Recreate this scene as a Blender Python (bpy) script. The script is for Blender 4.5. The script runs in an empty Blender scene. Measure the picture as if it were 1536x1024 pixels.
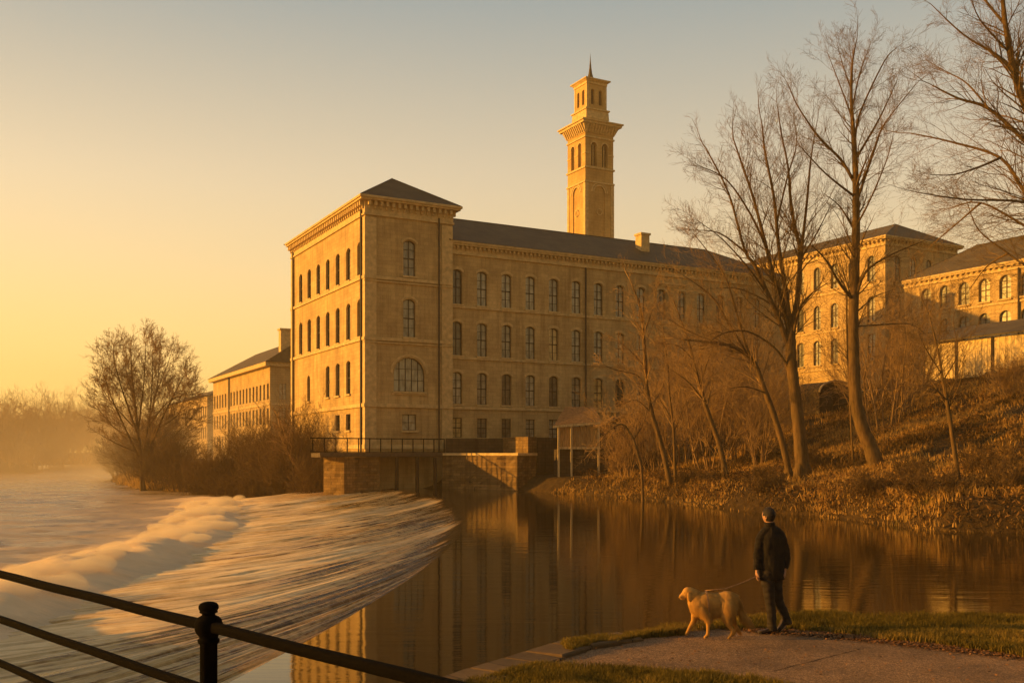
import bpy, bmesh, math, random
import numpy as np
from mathutils import Vector, Matrix, Quaternion
R = math.radians
scene = bpy.context.scene
COL = scene.collection
rng = random.Random(7)
CZ, F, HY = 2.8, 1500.0, 682.0          # eye height over the pool, focal length and horizon on a 1536 wide frame


def W(px, py, Y):
    return Vector(((px - 768) / F * Y, Y, CZ + (HY - py) / F * Y))


# ------------------------------------------------------------------ numpy noise
def _hash(ix, iy, seed):
    n = (ix * 374761393 + iy * 668265263 + seed * 1442695041) & 0x7fffffff
    n = ((n ^ (n >> 13)) * 1274126177) & 0x7fffffff
    return ((n ^ (n >> 16)) & 0xffff) / 65535.0


def vnoise(x, y, seed=0):
    x = np.asarray(x, float); y = np.asarray(y, float)
    ix = np.floor(x).astype(np.int64); iy = np.floor(y).astype(np.int64)
    fx = x - ix; fy = y - iy
    fx = fx * fx * (3 - 2 * fx); fy = fy * fy * (3 - 2 * fy)
    a = _hash(ix, iy, seed); b = _hash(ix + 1, iy, seed)
    c = _hash(ix, iy + 1, seed); d = _hash(ix + 1, iy + 1, seed)
    return (a * (1 - fx) + b * fx) * (1 - fy) + (c * (1 - fx) + d * fx) * fy


def fbm(x, y, seed=0, oct=4):
    s = 0; a = .5; f = 1.0
    for k in range(oct):
        s = s + a * vnoise(x * f + 17.3 * k, y * f - 9.1 * k, seed + k); a *= .5; f *= 2.03
    return s


def sstep(a, b, x):
    t = np.clip((x - a) / (b - a), 0, 1)
    return t * t * (3 - 2 * t)


# ------------------------------------------------------------------ helpers
def tag(o, label=None, cat=None, group=None, kind=None):
    if label: o['label'] = label
    if cat: o['category'] = cat
    if group: o['group'] = group
    if kind: o['kind'] = kind
    return o


def empty(name, loc, rz=0, label=None, cat=None, group=None):
    o = bpy.data.objects.new(name, None); COL.objects.link(o)
    o.location = loc; o.rotation_euler = (0, 0, rz); o.empty_display_size = .3
    return tag(o, label, cat, group)


def link_mesh(name, me, mat, parent=None, smooth=False):
    if mat: 
        if not me.materials: me.materials.append(mat)
    if smooth: me.shade_smooth()
    o = bpy.data.objects.new(name, me); COL.objects.link(o)
    if parent: o.parent = parent
    return o


def np_mesh(name, V, Fa, mat, parent=None, smooth=False):
    me = bpy.data.meshes.new(name)
    V = np.asarray(V, dtype=np.float32); Fa = np.asarray(Fa, dtype=np.int32)
    n, k = Fa.shape
    me.vertices.add(len(V)); me.vertices.foreach_set('co', V.ravel())
    me.loops.add(n * k); me.loops.foreach_set('vertex_index', Fa.ravel())
    me.polygons.add(n); me.polygons.foreach_set('loop_start', np.arange(0, n * k, k, dtype=np.int32))
    me.update(calc_edges=True); me.validate()
    return link_mesh(name, me, mat, parent, smooth)


class MB:
    def __init__(s): s.v = []; s.f = []

    def add(s, vs, fs):
        b = len(s.v); s.v += [tuple(p) for p in vs]; s.f += [tuple(i + b for i in f) for f in fs]; return s

    def box(s, x0, x1, y0, y1, z0, z1):
        return s.add([(x0, y0, z0), (x1, y0, z0), (x1, y1, z0), (x0, y1, z0), (x0, y0, z1), (x1, y0, z1), (x1, y1, z1), (x0, y1, z1)],
                     [(0, 3, 2, 1), (4, 5, 6, 7), (0, 1, 5, 4), (1, 2, 6, 5), (2, 3, 7, 6), (3, 0, 4, 7)])

    def frustum(s, x0, x1, y0, y1, z0, z1, g):
        return s.add([(x0, y0, z0), (x1, y0, z0), (x1, y1, z0), (x0, y1, z0), (x0 - g, y0 - g, z1), (x1 + g, y0 - g, z1), (x1 + g, y1 + g, z1), (x0 - g, y1 + g, z1)],
                     [(0, 3, 2, 1), (4, 5, 6, 7), (0, 1, 5, 4), (1, 2, 6, 5), (2, 3, 7, 6), (3, 0, 4, 7)])

    def tube(s, pts, rad, n=8, cap=True):
        pts = [Vector(p) for p in pts]; b = len(s.v)
        m = len(pts)
        prev = None
        for i, p in enumerate(pts):
            d = (pts[min(i + 1, m - 1)] - pts[max(i - 1, 0)]).normalized()
            if prev is None:
                a = d.orthogonal().normalized()
            else:
                a = (prev - d * prev.dot(d)).normalized()
            prev = a; c = d.cross(a)
            r = rad[i] if isinstance(rad, (list, tuple)) else rad
            for k in range(n):
                t = 2 * math.pi * k / n
                s.v.append(tuple(p + a * (r * math.cos(t)) + c * (r * math.sin(t))))
        for i in range(m - 1):
            for k in range(n):
                k2 = (k + 1) % n
                s.f.append((b + i * n + k, b + i * n + k2, b + (i + 1) * n + k2, b + (i + 1) * n + k))
        if cap:
            s.f.append(tuple(b + k for k in reversed(range(n))))
            s.f.append(tuple(b + (m - 1) * n + k for k in range(n)))
        return s

    def lathe(s, c, prof, n=20):
        b = len(s.v); cx, cy, cz = c
        for r, z in prof:
            for k in range(n):
                t = 2 * math.pi * k / n
                s.v.append((cx + r * math.cos(t), cy + r * math.sin(t), cz + z))
        for i in range(len(prof) - 1):
            for k in range(n):
                k2 = (k + 1) % n
                s.f.append((b + i * n + k, b + i * n + k2, b + (i + 1) * n + k2, b + (i + 1) * n + k))
        s.f.append(tuple(b + k for k in reversed(range(n))))
        s.f.append(tuple(b + (len(prof) - 1) * n + k for k in range(n)))
        return s

    def loft(s, rings, n=20, wr=0.0, seed=0):
        """rings: (cx,cy,cz,rx,ry) horizontal ellipses with gentle folds"""
        b = len(s.v)
        for i, (cx, cy, cz, rx, ry) in enumerate(rings):
            for k in range(n):
                t = 2 * math.pi * k / n
                w = 1 + wr * math.sin(3 * t + i * 1.3 + seed) + wr * .7 * math.sin(7 * t - i * .9 + seed)
                s.v.append((cx + rx * w * math.cos(t), cy + ry * w * math.sin(t), cz + wr * .15 * math.sin(5 * t + i)))
        for i in range(len(rings) - 1):
            for k in range(n):
                k2 = (k + 1) % n
                s.f.append((b + i * n + k, b + i * n + k2, b + (i + 1) * n + k2, b + (i + 1) * n + k))
        s.f.append(tuple(b + k for k in reversed(range(n))))
        s.f.append(tuple(b + (len(rings) - 1) * n + k for k in range(n)))
        return s

    def mesh(s, name):
        me = bpy.data.meshes.new(name); me.from_pydata(s.v, [], s.f); me.update(); return me

    def build(s, name, mat, parent=None, smooth=False):
        return link_mesh(name, s.mesh(name), mat, parent, smooth)


# ------------------------------------------------------------------ materials
class NT:
    def __init__(s, name):
        s.m = bpy.data.materials.new(name); s.m.use_nodes = True
        s.t = s.m.node_tree; s.n = s.t.nodes; s.l = s.t.links
        s.b = s.n['Principled BSDF']; s.out = s.n['Material Output']

    def new(s, typ, **kw):
        n = s.n.new(typ)
        for k, v in kw.items(): setattr(n, k, v)
        return n

    def set(s, node, **kw):
        for k, v in kw.items(): node.inputs[k.replace('_', ' ')].default_value = v
        return node

    def link(s, a, b): s.l.new(a, b)

    def coord(s, scale=(1, 1, 1), src='Object'):
        c = s.new('ShaderNodeTexCoord'); m = s.new('ShaderNodeMapping')
        m.inputs['Scale'].default_value = scale
        s.link(c.outputs[src], m.inputs['Vector']); return m.outputs[0]

    def noise(s, vec, scale, detail=4, rough=.55):
        n = s.new('ShaderNodeTexNoise'); n.inputs['Scale'].default_value = scale
        n.inputs['Detail'].default_value = detail; n.inputs['Roughness'].default_value = rough
        if vec is not None: s.link(vec, n.inputs['Vector'])
        return n.outputs['Fac']

    def ramp(s, fac, stops):
        r = s.new('ShaderNodeValToRGB'); e = r.color_ramp.elements
        while len(e) < len(stops): e.new(.5)
        for i, (p, c) in enumerate(stops):
            e[i].position = p; e[i].color = (*c, 1) if len(c) == 3 else c
        s.link(fac, r.inputs['Fac']); return r.outputs['Color']

    def mix(s, fac, a, b, mode='MIX'):
        m = s.new('ShaderNodeMix', data_type='RGBA', blend_type=mode)
        if isinstance(fac, (int, float)): m.inputs[0].default_value = fac
        else: s.link(fac, m.inputs[0])
        for inp, v in ((m.inputs[6], a), (m.inputs[7], b)):
            if isinstance(v, tuple): inp.default_value = (*v, 1) if len(v) == 3 else v
            else: s.link(v, inp)
        return m.outputs[2]

    def math(s, op, a, b=None, clamp=False):
        m = s.new('ShaderNodeMath', operation=op, use_clamp=clamp)
        for i, v in enumerate((a, b)):
            if v is None: continue
            if isinstance(v, (int, float)): m.inputs[i].default_value = v
            else: s.link(v, m.inputs[i])
        return m.outputs[0]

    def bump(s, h, strength=.3, dist=.02, chain=None):
        b = s.new('ShaderNodeBump'); b.inputs['Strength'].default_value = strength
        b.inputs['Distance'].default_value = dist; s.link(h, b.inputs['Height'])
        if chain is not None: s.link(chain, b.inputs['Normal'])
        s.link(b.outputs[0], s.b.inputs['Normal']); return b.outputs[0]

    def base(s, c, rough=.8, spec=.3, metal=0):
        if isinstance(c, tuple): s.b.inputs['Base Color'].default_value = (*c, 1)
        else: s.link(c, s.b.inputs['Base Color'])
        s.b.inputs['Roughness'].default_value = rough
        s.b.inputs['Specular IOR Level'].default_value = spec
        s.b.inputs['Metallic'].default_value = metal
        return s.m


def stone_mat(name, c1, c2, bw=.75, bh=.32, mortar=(.16, .11, .06), stain=.5, rough=.9, bumpd=.012):
    t = NT(name)
    g = t.new('ShaderNodeTexCoord'); sx = t.new('ShaderNodeSeparateXYZ'); t.link(g.outputs['Object'], sx.inputs[0])
    cx = t.new('ShaderNodeCombineXYZ')
    t.link(t.math('ADD', sx.outputs[0], sx.outputs[1]), cx.inputs[0]); t.link(sx.outputs[2], cx.inputs[1])
    br = t.new('ShaderNodeTexBrick'); t.link(cx.outputs[0], br.inputs['Vector'])
    br.inputs['Color1'].default_value = (*c1, 1); br.inputs['Color2'].default_value = (*c2, 1)
    br.inputs['Mortar'].default_value = (*mortar, 1); br.inputs['Scale'].default_value = 1
    br.inputs['Mortar Size'].default_value = .012; br.inputs['Mortar Smooth'].default_value = .3
    br.inputs['Brick Width'].default_value = bw; br.inputs['Row Height'].default_value = bh
    col = br.outputs['Color']
    n1 = t.noise(g.outputs['Object'], .35, 5, .6)
    col = t.mix(.75, col, t.ramp(n1, [(.3, (.55, .5, .45)), (.7, (1.1, 1.08, 1.02))]), 'MULTIPLY')
    vs = t.coord((1.6, 1.6, .12)); n2 = t.noise(vs, 1.2, 5, .65)
    col = t.mix(stain, col, t.ramp(n2, [(.33, (.42, .37, .32)), (.52, (1, 1, 1))]), 'MULTIPLY')
    n3 = t.noise(g.outputs['Object'], 9, 4, .6)
    col = t.mix(.5, col, t.ramp(n3, [(.3, (.75, .73, .7)), (.7, (1.1, 1.1, 1.1))]), 'MULTIPLY')
    t.base(col, rough, .2)
    b1 = t.bump(br.outputs['Fac'], -.6, bumpd)
    t.bump(n3, .35, .03, b1)
    return t.m


def simple(name, c, rough=.7, spec=.3, metal=0, var=.35, scale=4, bump=.2, bd=.01, stretch=(1, 1, 1)):
    t = NT(name); v = t.coord(stretch); n = t.noise(v, scale, 5, .6)
    lo = tuple(x * (1 - var) for x in c); hi = tuple(min(1, x * (1 + var)) for x in c)
    t.base(t.ramp(n, [(.3, lo), (.7, hi)]), rough, spec, metal)
    t.bump(n, bump, bd); return t.m


M = {}
M['stone'] = stone_mat('sandstone', (.64, .46, .215), (.54, .385, .175), stain=.5, mortar=(.44, .30, .13))
M['stone_far'] = stone_mat('sandstone_far', (.60, .43, .20), (.54, .38, .17), .9, .4, stain=.25)
M['stone_trim'] = simple('stone_trim', (.57, .405, .185), .85, .2, var=.25, scale=2.5, bump=.15)
M['rubble'] = stone_mat('rubble_stone', (.30, .19, .075), (.15, .095, .038), .45, .22, (.10, .06, .025), .8, bumpd=.04)
M['dark_stone_and_shade'] = stone_mat('dark_stone_and_shade', (.10, .075, .045), (.07, .05, .03), .6, .28, (.03, .02, .012), .8)  # dark masonry, also used where shade is put into the colour
M['tower_stone'] = stone_mat('tower_stone', (.62, .41, .16), (.57, .375, .145), 1.0, .45, stain=.25, mortar=(.4, .24, .08))
M['frame'] = simple('window_frame', (.022, .018, .014), .5, .4, scale=20)
M['iron'] = simple('painted_iron', (.004, .0032, .0026), .9, .03, var=.5, scale=60, bump=.35, bd=.003)
M['pipe'] = simple('cast_pipe', (.035, .026, .018), .6, .3)
M['timber'] = simple('weathered_timber', (.40, .25, .10), .85, .2, var=.5, scale=3, stretch=(6, 6, .6), bump=.5, bd=.02)
M['dark_timber'] = simple('dark_timber', (.05, .032, .018), .9, .2, var=.5, scale=3, stretch=(6, 6, .6))
M['pale_timber'] = simple('pale_cladding', (.62, .46, .22), .7, .25, var=.4, scale=2.2, stretch=(5, 5, .7), bump=.5, bd=.02)
M['deck'] = simple('deck_edge', (.09, .065, .04), .8, .2)


def slate():
    t = NT('slate_roof')
    g = t.new('ShaderNodeTexCoord'); sx = t.new('ShaderNodeSeparateXYZ'); t.link(g.outputs['Object'], sx.inputs[0])
    cx = t.new('ShaderNodeCombineXYZ'); t.link(t.math('ADD', sx.outputs[0], sx.outputs[1]), cx.inputs[0])
    t.link(t.math('MULTIPLY', sx.outputs[2], 2.1), cx.inputs[1])
    br = t.new('ShaderNodeTexBrick'); t.link(cx.outputs[0], br.inputs['Vector'])
    br.inputs['Color1'].default_value = (.135, .102, .048, 1); br.inputs['Color2'].default_value = (.10, .076, .036, 1)
    br.inputs['Mortar'].default_value = (.03, .025, .02, 1); br.inputs['Scale'].default_value = 1
    br.inputs['Brick Width'].default_value = .35; br.inputs['Row Height'].default_value = .3; br.inputs['Mortar Size'].default_value = .02
    n = t.noise(g.outputs['Object'], .6, 5, .6)
    col = t.mix(.7, br.outputs['Color'], t.ramp(n, [(.3, (.6, .6, .6)), (.7, (1.25, 1.2, 1.1))]), 'MULTIPLY')
    t.base(col, .7, .12); t.bump(br.outputs['Fac'], -.5, .02); return t.m


M['slate'] = slate()
M['tile'] = simple('brown_tiles', (.17, .10, .045), .85, .2, var=.45, scale=5, bump=.5, bd=.03)


def glass():
    t = NT('window_glass'); v = t.coord(); n = t.noise(v, 1.1, 2)
    oi = t.new('ShaderNodeObjectInfo')
    t.base(t.ramp(oi.outputs['Random'], [(0, (.008, .007, .005)), (.3, (.05, .048, .038)), (.75, (.16, .155, .125)), (1, (.26, .24, .17))]), .2, .5)  # random greys put blinds and reflections into the pane colour
    t.b.inputs['IOR'].default_value = 1.65; t.bump(n, .05, .05); return t.m


M['glass'] = glass()


def painted_sky_glass():
    t = NT('painted_sky_window_glass'); v = t.coord(); n = t.noise(v, 1.1, 2); n2 = t.noise(t.coord((1, 1, .35)), 2.2, 3, .6)
    oi = t.new('ShaderNodeObjectInfo')
    c = t.ramp(oi.outputs['Random'], [(0, (.05, .045, .03)), (.12, (.26, .245, .18)), (.5, (.44, .42, .31)), (.85, (.56, .53, .39)), (1, (.72, .52, .20))])  # sky reflections and golden lit panes painted into the glass colour
    c = t.mix(.8, c, t.ramp(n2, [(.35, (.45, .44, .42)), (.6, (1.1, 1.1, 1.05))]), 'MULTIPLY')
    t.base(c, .15, .5); t.b.inputs['IOR'].default_value = 1.6; t.bump(n, .05, .05); return t.m


M['painted_sky_glass'] = painted_sky_glass()


def bark(name, c, sc=3):
    t = NT(name); v = t.coord((3, 3, .5)); n = t.noise(v, sc, 6, .65); n2 = t.noise(t.coord(), .8, 3)
    col = t.ramp(n, [(.3, tuple(x * .45 for x in c)), (.7, tuple(x * 1.3 for x in c))])
    col = t.mix(.4, col, t.ramp(n2, [(.4, (.6, .65, .5)), (.65, (1.1, 1, .9))]), 'MULTIPLY')
    t.base(col, .9, .15); t.bump(n, .6, .04); return t.m


M['bark'] = bark('bark', (.15, .09, .036))
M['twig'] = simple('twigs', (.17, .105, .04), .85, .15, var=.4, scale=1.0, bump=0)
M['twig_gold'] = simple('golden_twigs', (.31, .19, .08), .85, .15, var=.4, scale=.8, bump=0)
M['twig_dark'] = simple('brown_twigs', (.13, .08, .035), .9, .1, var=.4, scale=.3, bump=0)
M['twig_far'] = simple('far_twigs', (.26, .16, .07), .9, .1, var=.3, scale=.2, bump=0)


def leafy(name, stops, s1=.35, s2=3.0, rough=.75, trans=.0):
    t = NT(name); v = t.coord(); n1 = t.noise(v, s1, 4, .6); n2 = t.noise(v, s2, 3, .7)
    f = t.math('ADD', t.math('MULTIPLY', n1, .55), t.math('MULTIPLY', n2, .45))
    t.base(t.ramp(f, stops), rough, .15)
    if trans:
        tr = t.new('ShaderNodeBsdfTranslucent'); mx = t.new('ShaderNodeMixShader'); mx.inputs[0].default_value = trans
        t.link(t.b.inputs['Base Color'].links[0].from_socket, tr.inputs['Color'])
        t.link(t.b.outputs[0], mx.inputs[1]); t.link(tr.outputs[0], mx.inputs[2]); t.link(mx.outputs[0], t.out.inputs['Surface'])
    return t.m


M['dry_grass'] = leafy('dry_grass', [(.36, (.03, .017, .006)), (.46, (.14, .08, .022)), (.545, (.58, .34, .09)), (.60, (.30, .19, .05)), (.67, (.07, .065, .015))], .16, 1.6, trans=.35)
M['bracken'] = leafy('dead_bracken', [(.36, (.025, .014, .006)), (.5, (.12, .06, .018)), (.62, (.30, .16, .045))], .3, 2.5, trans=.25)
M['lawn'] = leafy('verge_grass', [(.35, (.07, .055, .01)), (.5, (.17, .125, .020)), (.65, (.42, .27, .06))], .8, 14, trans=.35)
M['leaf_litter'] = leafy('leaf_litter', [(.3, (.06, .03, .012)), (.5, (.20, .09, .03)), (.7, (.30, .15, .05))], 9, 40)


def terrain_mat():
    t = NT('earth'); v = t.coord(); n1 = t.noise(v, .12, 6, .65); n2 = t.noise(v, 2.2, 6, .7)
    f = t.math('ADD', t.math('MULTIPLY', n1, .5), t.math('MULTIPLY', n2, .5))
    t.base(t.ramp(f, [(.36, (.022, .014, .006)), (.5, (.055, .033, .012)), (.64, (.10, .06, .02))]), .95, .1)
    t.bump(n2, .8, .25); return t.m


def path_mat():
    t = NT('gravel_path'); v = t.coord(); n1 = t.noise(v, .9, 5, .6); n2 = t.noise(v, 55, 4, .75); n3 = t.noise(v, 160, 2, .6)
    col = t.ramp(n2, [(.34, (.08, .046, .024)), (.50, (.24, .14, .068)), (.66, (.55, .33, .16))])
    n4 = t.noise(v, 14, 4, .7)
    col = t.mix(.55, col, t.ramp(n4, [(.35, (.6, .58, .55)), (.6, (1.1, 1.1, 1.1))]), 'MULTIPLY')
    col = t.mix(.6, col, t.ramp(n1, [(.38, (.5, .48, .47)), (.6, (1.2, 1.14, 1.06))]), 'MULTIPLY')
    t.base(col, .85, .25)
    b = t.bump(n2, .8, .02); t.bump(n3, .5, .006, b); return t.m


M['terrain'] = terrain_mat(); M['path'] = path_mat()
M['kerb'] = stone_mat('flagstone', (.19, .12, .055), (.11, .072, .036), 1.1, 3, (.03, .02, .01), .3, bumpd=.03)


def pool_mat():
    t = NT('pool_water'); t.base((.020, .011, .003), .045, .5); t.b.inputs['IOR'].default_value = 1.34
    v = t.coord((.35, 1.6, 1)); n = t.noise(v, 1.3, 3, .5)
    v2 = t.coord((.9, 6.5, 1)); n2 = t.noise(v2, 1.1, 3, .6)
    b = t.bump(n, .045, .12); t.bump(n2, .05, .04, b)
    return t.m


def river_mat():
    t = NT('river_water')
    at = t.new('ShaderNodeAttribute', attribute_name='foam')
    v = t.coord((.55, 1.5, 1)); n = t.noise(v, 1.1, 6, .65); v2 = t.coord((.1, .25, 1)); nb = t.noise(v2, 1.0, 4, .6)
    f = t.math('ADD', at.outputs['Fac'], t.math('MULTIPLY', t.math('SUBTRACT', t.math('ADD', t.math('MULTIPLY', n, .6), t.math('MULTIPLY', nb, .5)), .5), 1.5), True)
    col = t.ramp(f, [(0, (.17, .11, .05)), (.35, (.42, .29, .15)), (1, (.78, .56, .32))])
    t.base(col, .32, .5); t.b.inputs['IOR'].default_value = 1.33
    t.link(t.ramp(f, [(0, (.16,) * 3), (1, (.75,) * 3)]), t.b.inputs['Roughness'])
    n9 = t.noise(t.coord((1.2, 4.5, 1)), 1.6, 4, .6); b9 = t.bump(n, .35, .2); t.bump(n9, .3, .08, b9); return t.m


def chute_mat():
    t = NT('weir_water')
    uv = t.new('ShaderNodeUVMap'); 
    def m(sc):
        mp = t.new('ShaderNodeMapping'); mp.inputs['Scale'].default_value = sc; t.link(uv.outputs[0], mp.inputs['Vector']); return mp.outputs[0]
    n1 = t.noise(m((1.6, 2.4, 1)), 1, 4, .6); n2 = t.noise(m((7.5, 3.6, 1)), 1, 5, .74); n7 = t.noise(t.coord((1.2, 3.0, 1)), 1.3, 5, .65)
    at = t.new('ShaderNodeAttribute', attribute_name='foam')
    f = t.math('ADD', t.math('ADD', t.math('MULTIPLY', n1, .36), t.math('MULTIPLY', n2, .44)), t.math('MULTIPLY', n7, .2))
    f = t.math('ADD', t.math('MULTIPLY', t.math('SUBTRACT', f, .5), 3.6), at.outputs['Fac'], True)
    col = t.ramp(f, [(0, (.020, .011, .003)), (.25, (.19, .095, .022)), (.50, (.58, .37, .14)), (1, (.90, .68, .38))])  # warm sky reflection is mixed into these foam and streak colours
    t.base(col, .2, .32); t.b.inputs['IOR'].default_value = 1.34
    t.link(t.ramp(f, [(0, (.10,) * 3), (.5, (.4,) * 3), (1, (.6,) * 3)]), t.b.inputs['Roughness'])
    t.bump(f, .3, .06); return t.m


M['pool'] = pool_mat(); M['river'] = river_mat(); M['chute'] = chute_mat()

# ------------------------------------------------------------------ terrain
WATER = [(-120, 150), (-40, 42), (-14, 17.4), (-3.6, 7.0), (-2.4, 7.2), (-1.3, 9.5), (-.76, 11.05), (-.07, 12.1), (.72, 13.2), (1.78, 13.9),
         (2.3, 14.2), (3.8, 15.3), (5, 15.5), (6.5, 15.3), (7.8, 15.2), (14, 14.8), (30, 14), (120, 14), (120, 30), (40, 32), (26, 33), (18.2, 35.6),
         (15.7, 37), (14.5, 45), (11.8, 48.8), (9.3, 60), (5.2, 70), (1.5, 77), (.37, 77.4), (-3.8, 82.1), (-5.67, 82.6), (-6.85, 84.8), (-12.03, 82),
         (-14.5, 84), (-17, 91), (-22.5, 99), (-33, 106), (-41, 112), (-61, 152), (-105, 270), (-150, 400), (-190, 420), (-160, 300), (-112, 240), (-116, 205)]
PW = np.array(WATER, float)


def sdist(X, Y):
    X = np.asarray(X, float); Y = np.asarray(Y, float)
    d = np.full(X.shape, 1e9); ins = np.zeros(X.shape, bool)
    n = len(PW)
    for i in range(n):
        ax, ay = PW[i]; bx, by = PW[(i + 1) % n]
        ex, ey = bx - ax, by - ay
        t = np.clip(((X - ax) * ex + (Y - ay) * ey) / (ex * ex + ey * ey), 0, 1)
        d = np.minimum(d, np.hypot(X - ax - t * ex, Y - ay - t * ey))
        c = ((ay > Y) != (by > Y))
        with np.errstate(divide='ignore', invalid='ignore'):
            xi = (bx - ax) * (Y - ay) / (by - ay if by != ay else 1e-9) + ax
        ins ^= c & (X < xi)
    return np.where(ins, -d, d)


def ground(X, Y):
    X = np.asarray(X, float); Y = np.asarray(Y, float)
    sd = sdist(X, Y)
    k = X / np.maximum(Y, 1)
    near = (Y < 22) & (X > -20) | (Y < 1.2 * -X) & (X < 0) & (Y < 40)
    # camera side
    hn = np.where(X > -3.4, .30 + .85 * (1 - sstep(6.8, 9.3, Y)), 1.15)
    hn = hn * 1.0
    # far bank under the trees
    Hm = np.interp(k, [-.1, .02, .09, .155, .29, .4, .5, 1.0], [2.6, 2.6, 3.2, 5.0, 8.2, 9.2, 9.6, 10])
    base = .15 + .9 * sstep(0, 1.6, sd)
    hb = base + (Hm - 1.0) * sstep(-4, 36, sd) ** 1.15 - (Hm - 1.0) * float(sstep(-4, 36, 0.0)) ** 1.15
    flat = sstep(4.0, 7.0, sd) * (k < .05)
    hb = np.where(k < .06, np.minimum(hb + 2 * flat, 2.6), hb)
    hb = hb + (fbm(X * .18, Y * .18, 3) - .48) * 1.3 * sstep(2, 10, sd) * (k > .06) + (fbm(X * .7, Y * .7, 8) - .48) * .45 * sstep(.5, 4, sd) * (k > .06)
    # mill side, left of the block
    hl = np.interp(sd, [0, 3, 12, 60, 200], [-1.15, .4, 1.6, 3, 4]) + (fbm(X * .04, Y * .04, 6) - .5) * 2 * sstep(8, 40, sd)
    # far left bank
    hill = np.exp(-((X + 158) / 30) ** 2 - ((Y - 262) / 34) ** 2)
    hf = np.interp(sd, [0, 2, 12, 40, 120, 300], [-1.15, .1, 1.2, 2.6, 4, 5]) + (fbm(X * .03, Y * .03, 5) - .5) * 3 * sstep(8, 40, sd) + 11 * hill * sstep(0, 14, sd)
    left = (X < -13.5)
    farleft = (X < -100) & (Y > 120) & ((X + 116) * 1.0 < (Y - 205) * -.44 + 8)
    h = np.where(left, hl, hb)
    h = np.where(farleft, hf, h)
    h = np.where(near, hn, h)
    bed = -2.6
    edge = np.where(near, .25, 1.0)
    h = np.where(sd < 0, bed + (np.maximum(np.minimum(h, .1), -1.3) - bed) * np.clip(1 + sd / edge, 0, 1), h)
    return h


def gz(x, y): return float(ground(np.array([x]), np.array([y]))[0])


def axis(parts):
    out = []
    for a, b, st in parts: out += list(np.arange(a, b, st))
    return np.array(out + [parts[-1][1]])


ax = axis([(-336, -200, 16), (-200, -40, 3), (-40, -6, .8), (-6, 10, .25), (10, 42, .6), (42, 80, 2), (80, 416, 16)])
ay = axis([(-60, 0, 6), (0, 6, 1), (6, 17, .25), (17, 30, 1), (30, 90, .6), (90, 160, 2), (160, 420, 6), (420, 900, 20)])
GX, GY = np.meshgrid(ax, ay)
GZ = ground(GX, GY)
nx, ny = len(ax), len(ay)
idx = np.arange(nx * ny).reshape(ny, nx)
quads = np.stack([idx[:-1, :-1].ravel(), idx[:-1, 1:].ravel(), idx[1:, 1:].ravel(), idx[1:, :-1].ravel()], 1)
tag(np_mesh('ground', np.stack([GX.ravel(), GY.ravel(), GZ.ravel()], 1), quads, M['terrain'], smooth=True), kind='structure')

# ------------------------------------------------------------------ water
CREST = [(-5.5, -10), (-4.6, 2.0), (-4.3, 7.0), (-3.5, 12.3), (-3.05, 15.1), (-2.55, 20), (-2.1, 25), (-1.9, 30), (-1.8, 35.6), (-2.1, 44), (-2.8, 53.8), (-4.6, 66), (-8.0, 79), (-12, 92), (-16, 104)]
CP = np.array(CREST)


def crest_x(y): return np.interp(y, CP[:, 1], CP[:, 0])


def crest_smooth(y):
    return (crest_x(y - 2) + 2 * crest_x(y) + crest_x(y + 2)) / 4


OY = 15.0


def path_off(s):
    # flow path from the crest: first nearly along it, then turning across the river
    return -10.5 * (s ** 1.45), -OY * (1 - (1 - s) ** 2.6)


# pool: one flat sheet whose left edge is the crest
cy = np.linspace(4, 92, 177)
pv = [(float(crest_smooth(y)), float(y), 0) for y in cy]
V = []; Fq = []
for i, y in enumerate(cy):
    V.append((pv[i][0], y, 0)); V.append((130, y, 0))
for i in range(len(cy) - 1):
    Fq.append((2 * i, 2 * i + 1, 2 * i + 3, 2 * i + 2))
tag(np_mesh('pool_water', V, Fq, M['pool'], smooth=True), kind='structure')

# weir chute
nu, ns = 2600, 110
uy = 4 + (102 - 4) * np.linspace(0, 1, nu) ** 1.25
ss = np.linspace(0, 1.06, ns) ** 1.15
U, S = np.meshgrid(uy, ss, indexing='ij')
ox, oy = path_off(np.clip(S, 0, 1))
wob = (vnoise(U * .5, S * 2.0, 4) - .5) * .9 * S
X = crest_smooth(U) + ox + (-10.5) * (S - np.clip(S, 0, 1)) + wob * .3
Y = U + oy + wob
drop = -1.25 * (S ** 1.25)
UW = U + .25 * vnoise(U * 2.0, S * 14, 5) + 1.1 * vnoise(U * .35, S * 3.5, 2) + .35 * vnoise(U * 1.1, S * 7, 3)
st = (vnoise(UW * 1.9, S * 2.6, 11) - .5) * .55 + (vnoise(UW * 4.7, S * 4.0, 12) - .5) * .42 + (vnoise(UW * 9.1, S * 4.5, 14) - .5) * .26 + (vnoise(U * .5, S * 1.6, 13) - .5) * .6
Z = drop + st * .16 * sstep(.0, .25, S) * (1 + .5 * S)
foam = .40 + .26 * sstep(.05, .7, S) - .75 * (1 - sstep(-.02, .10 + .20 * vnoise(U * .9, 0 * U, 19) ** 2, S)) + (vnoise(U * .25, S * 2, 15) - .5) * .5
idx = np.arange(nu * ns).reshape(nu, ns)
q = np.stack([idx[:-1, :-1].ravel(), idx[:-1, 1:].ravel(), idx[1:, 1:].ravel(), idx[1:, :-1].ravel()], 1)
weir = np_mesh('weir_water', np.stack([X.ravel(), Y.ravel(), Z.ravel()], 1), q, M['chute'], smooth=True)
tag(weir, kind='structure')
me = weir.data
at = me.attributes.new('foam', 'FLOAT', 'POINT'); at.data.foreach_set('value', foam.ravel().astype(np.float32))
uvl = me.uv_layers.new(name='UVMap')
li = np.empty(len(me.loops), np.int32); me.loops.foreach_get('vertex_index', li)
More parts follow.
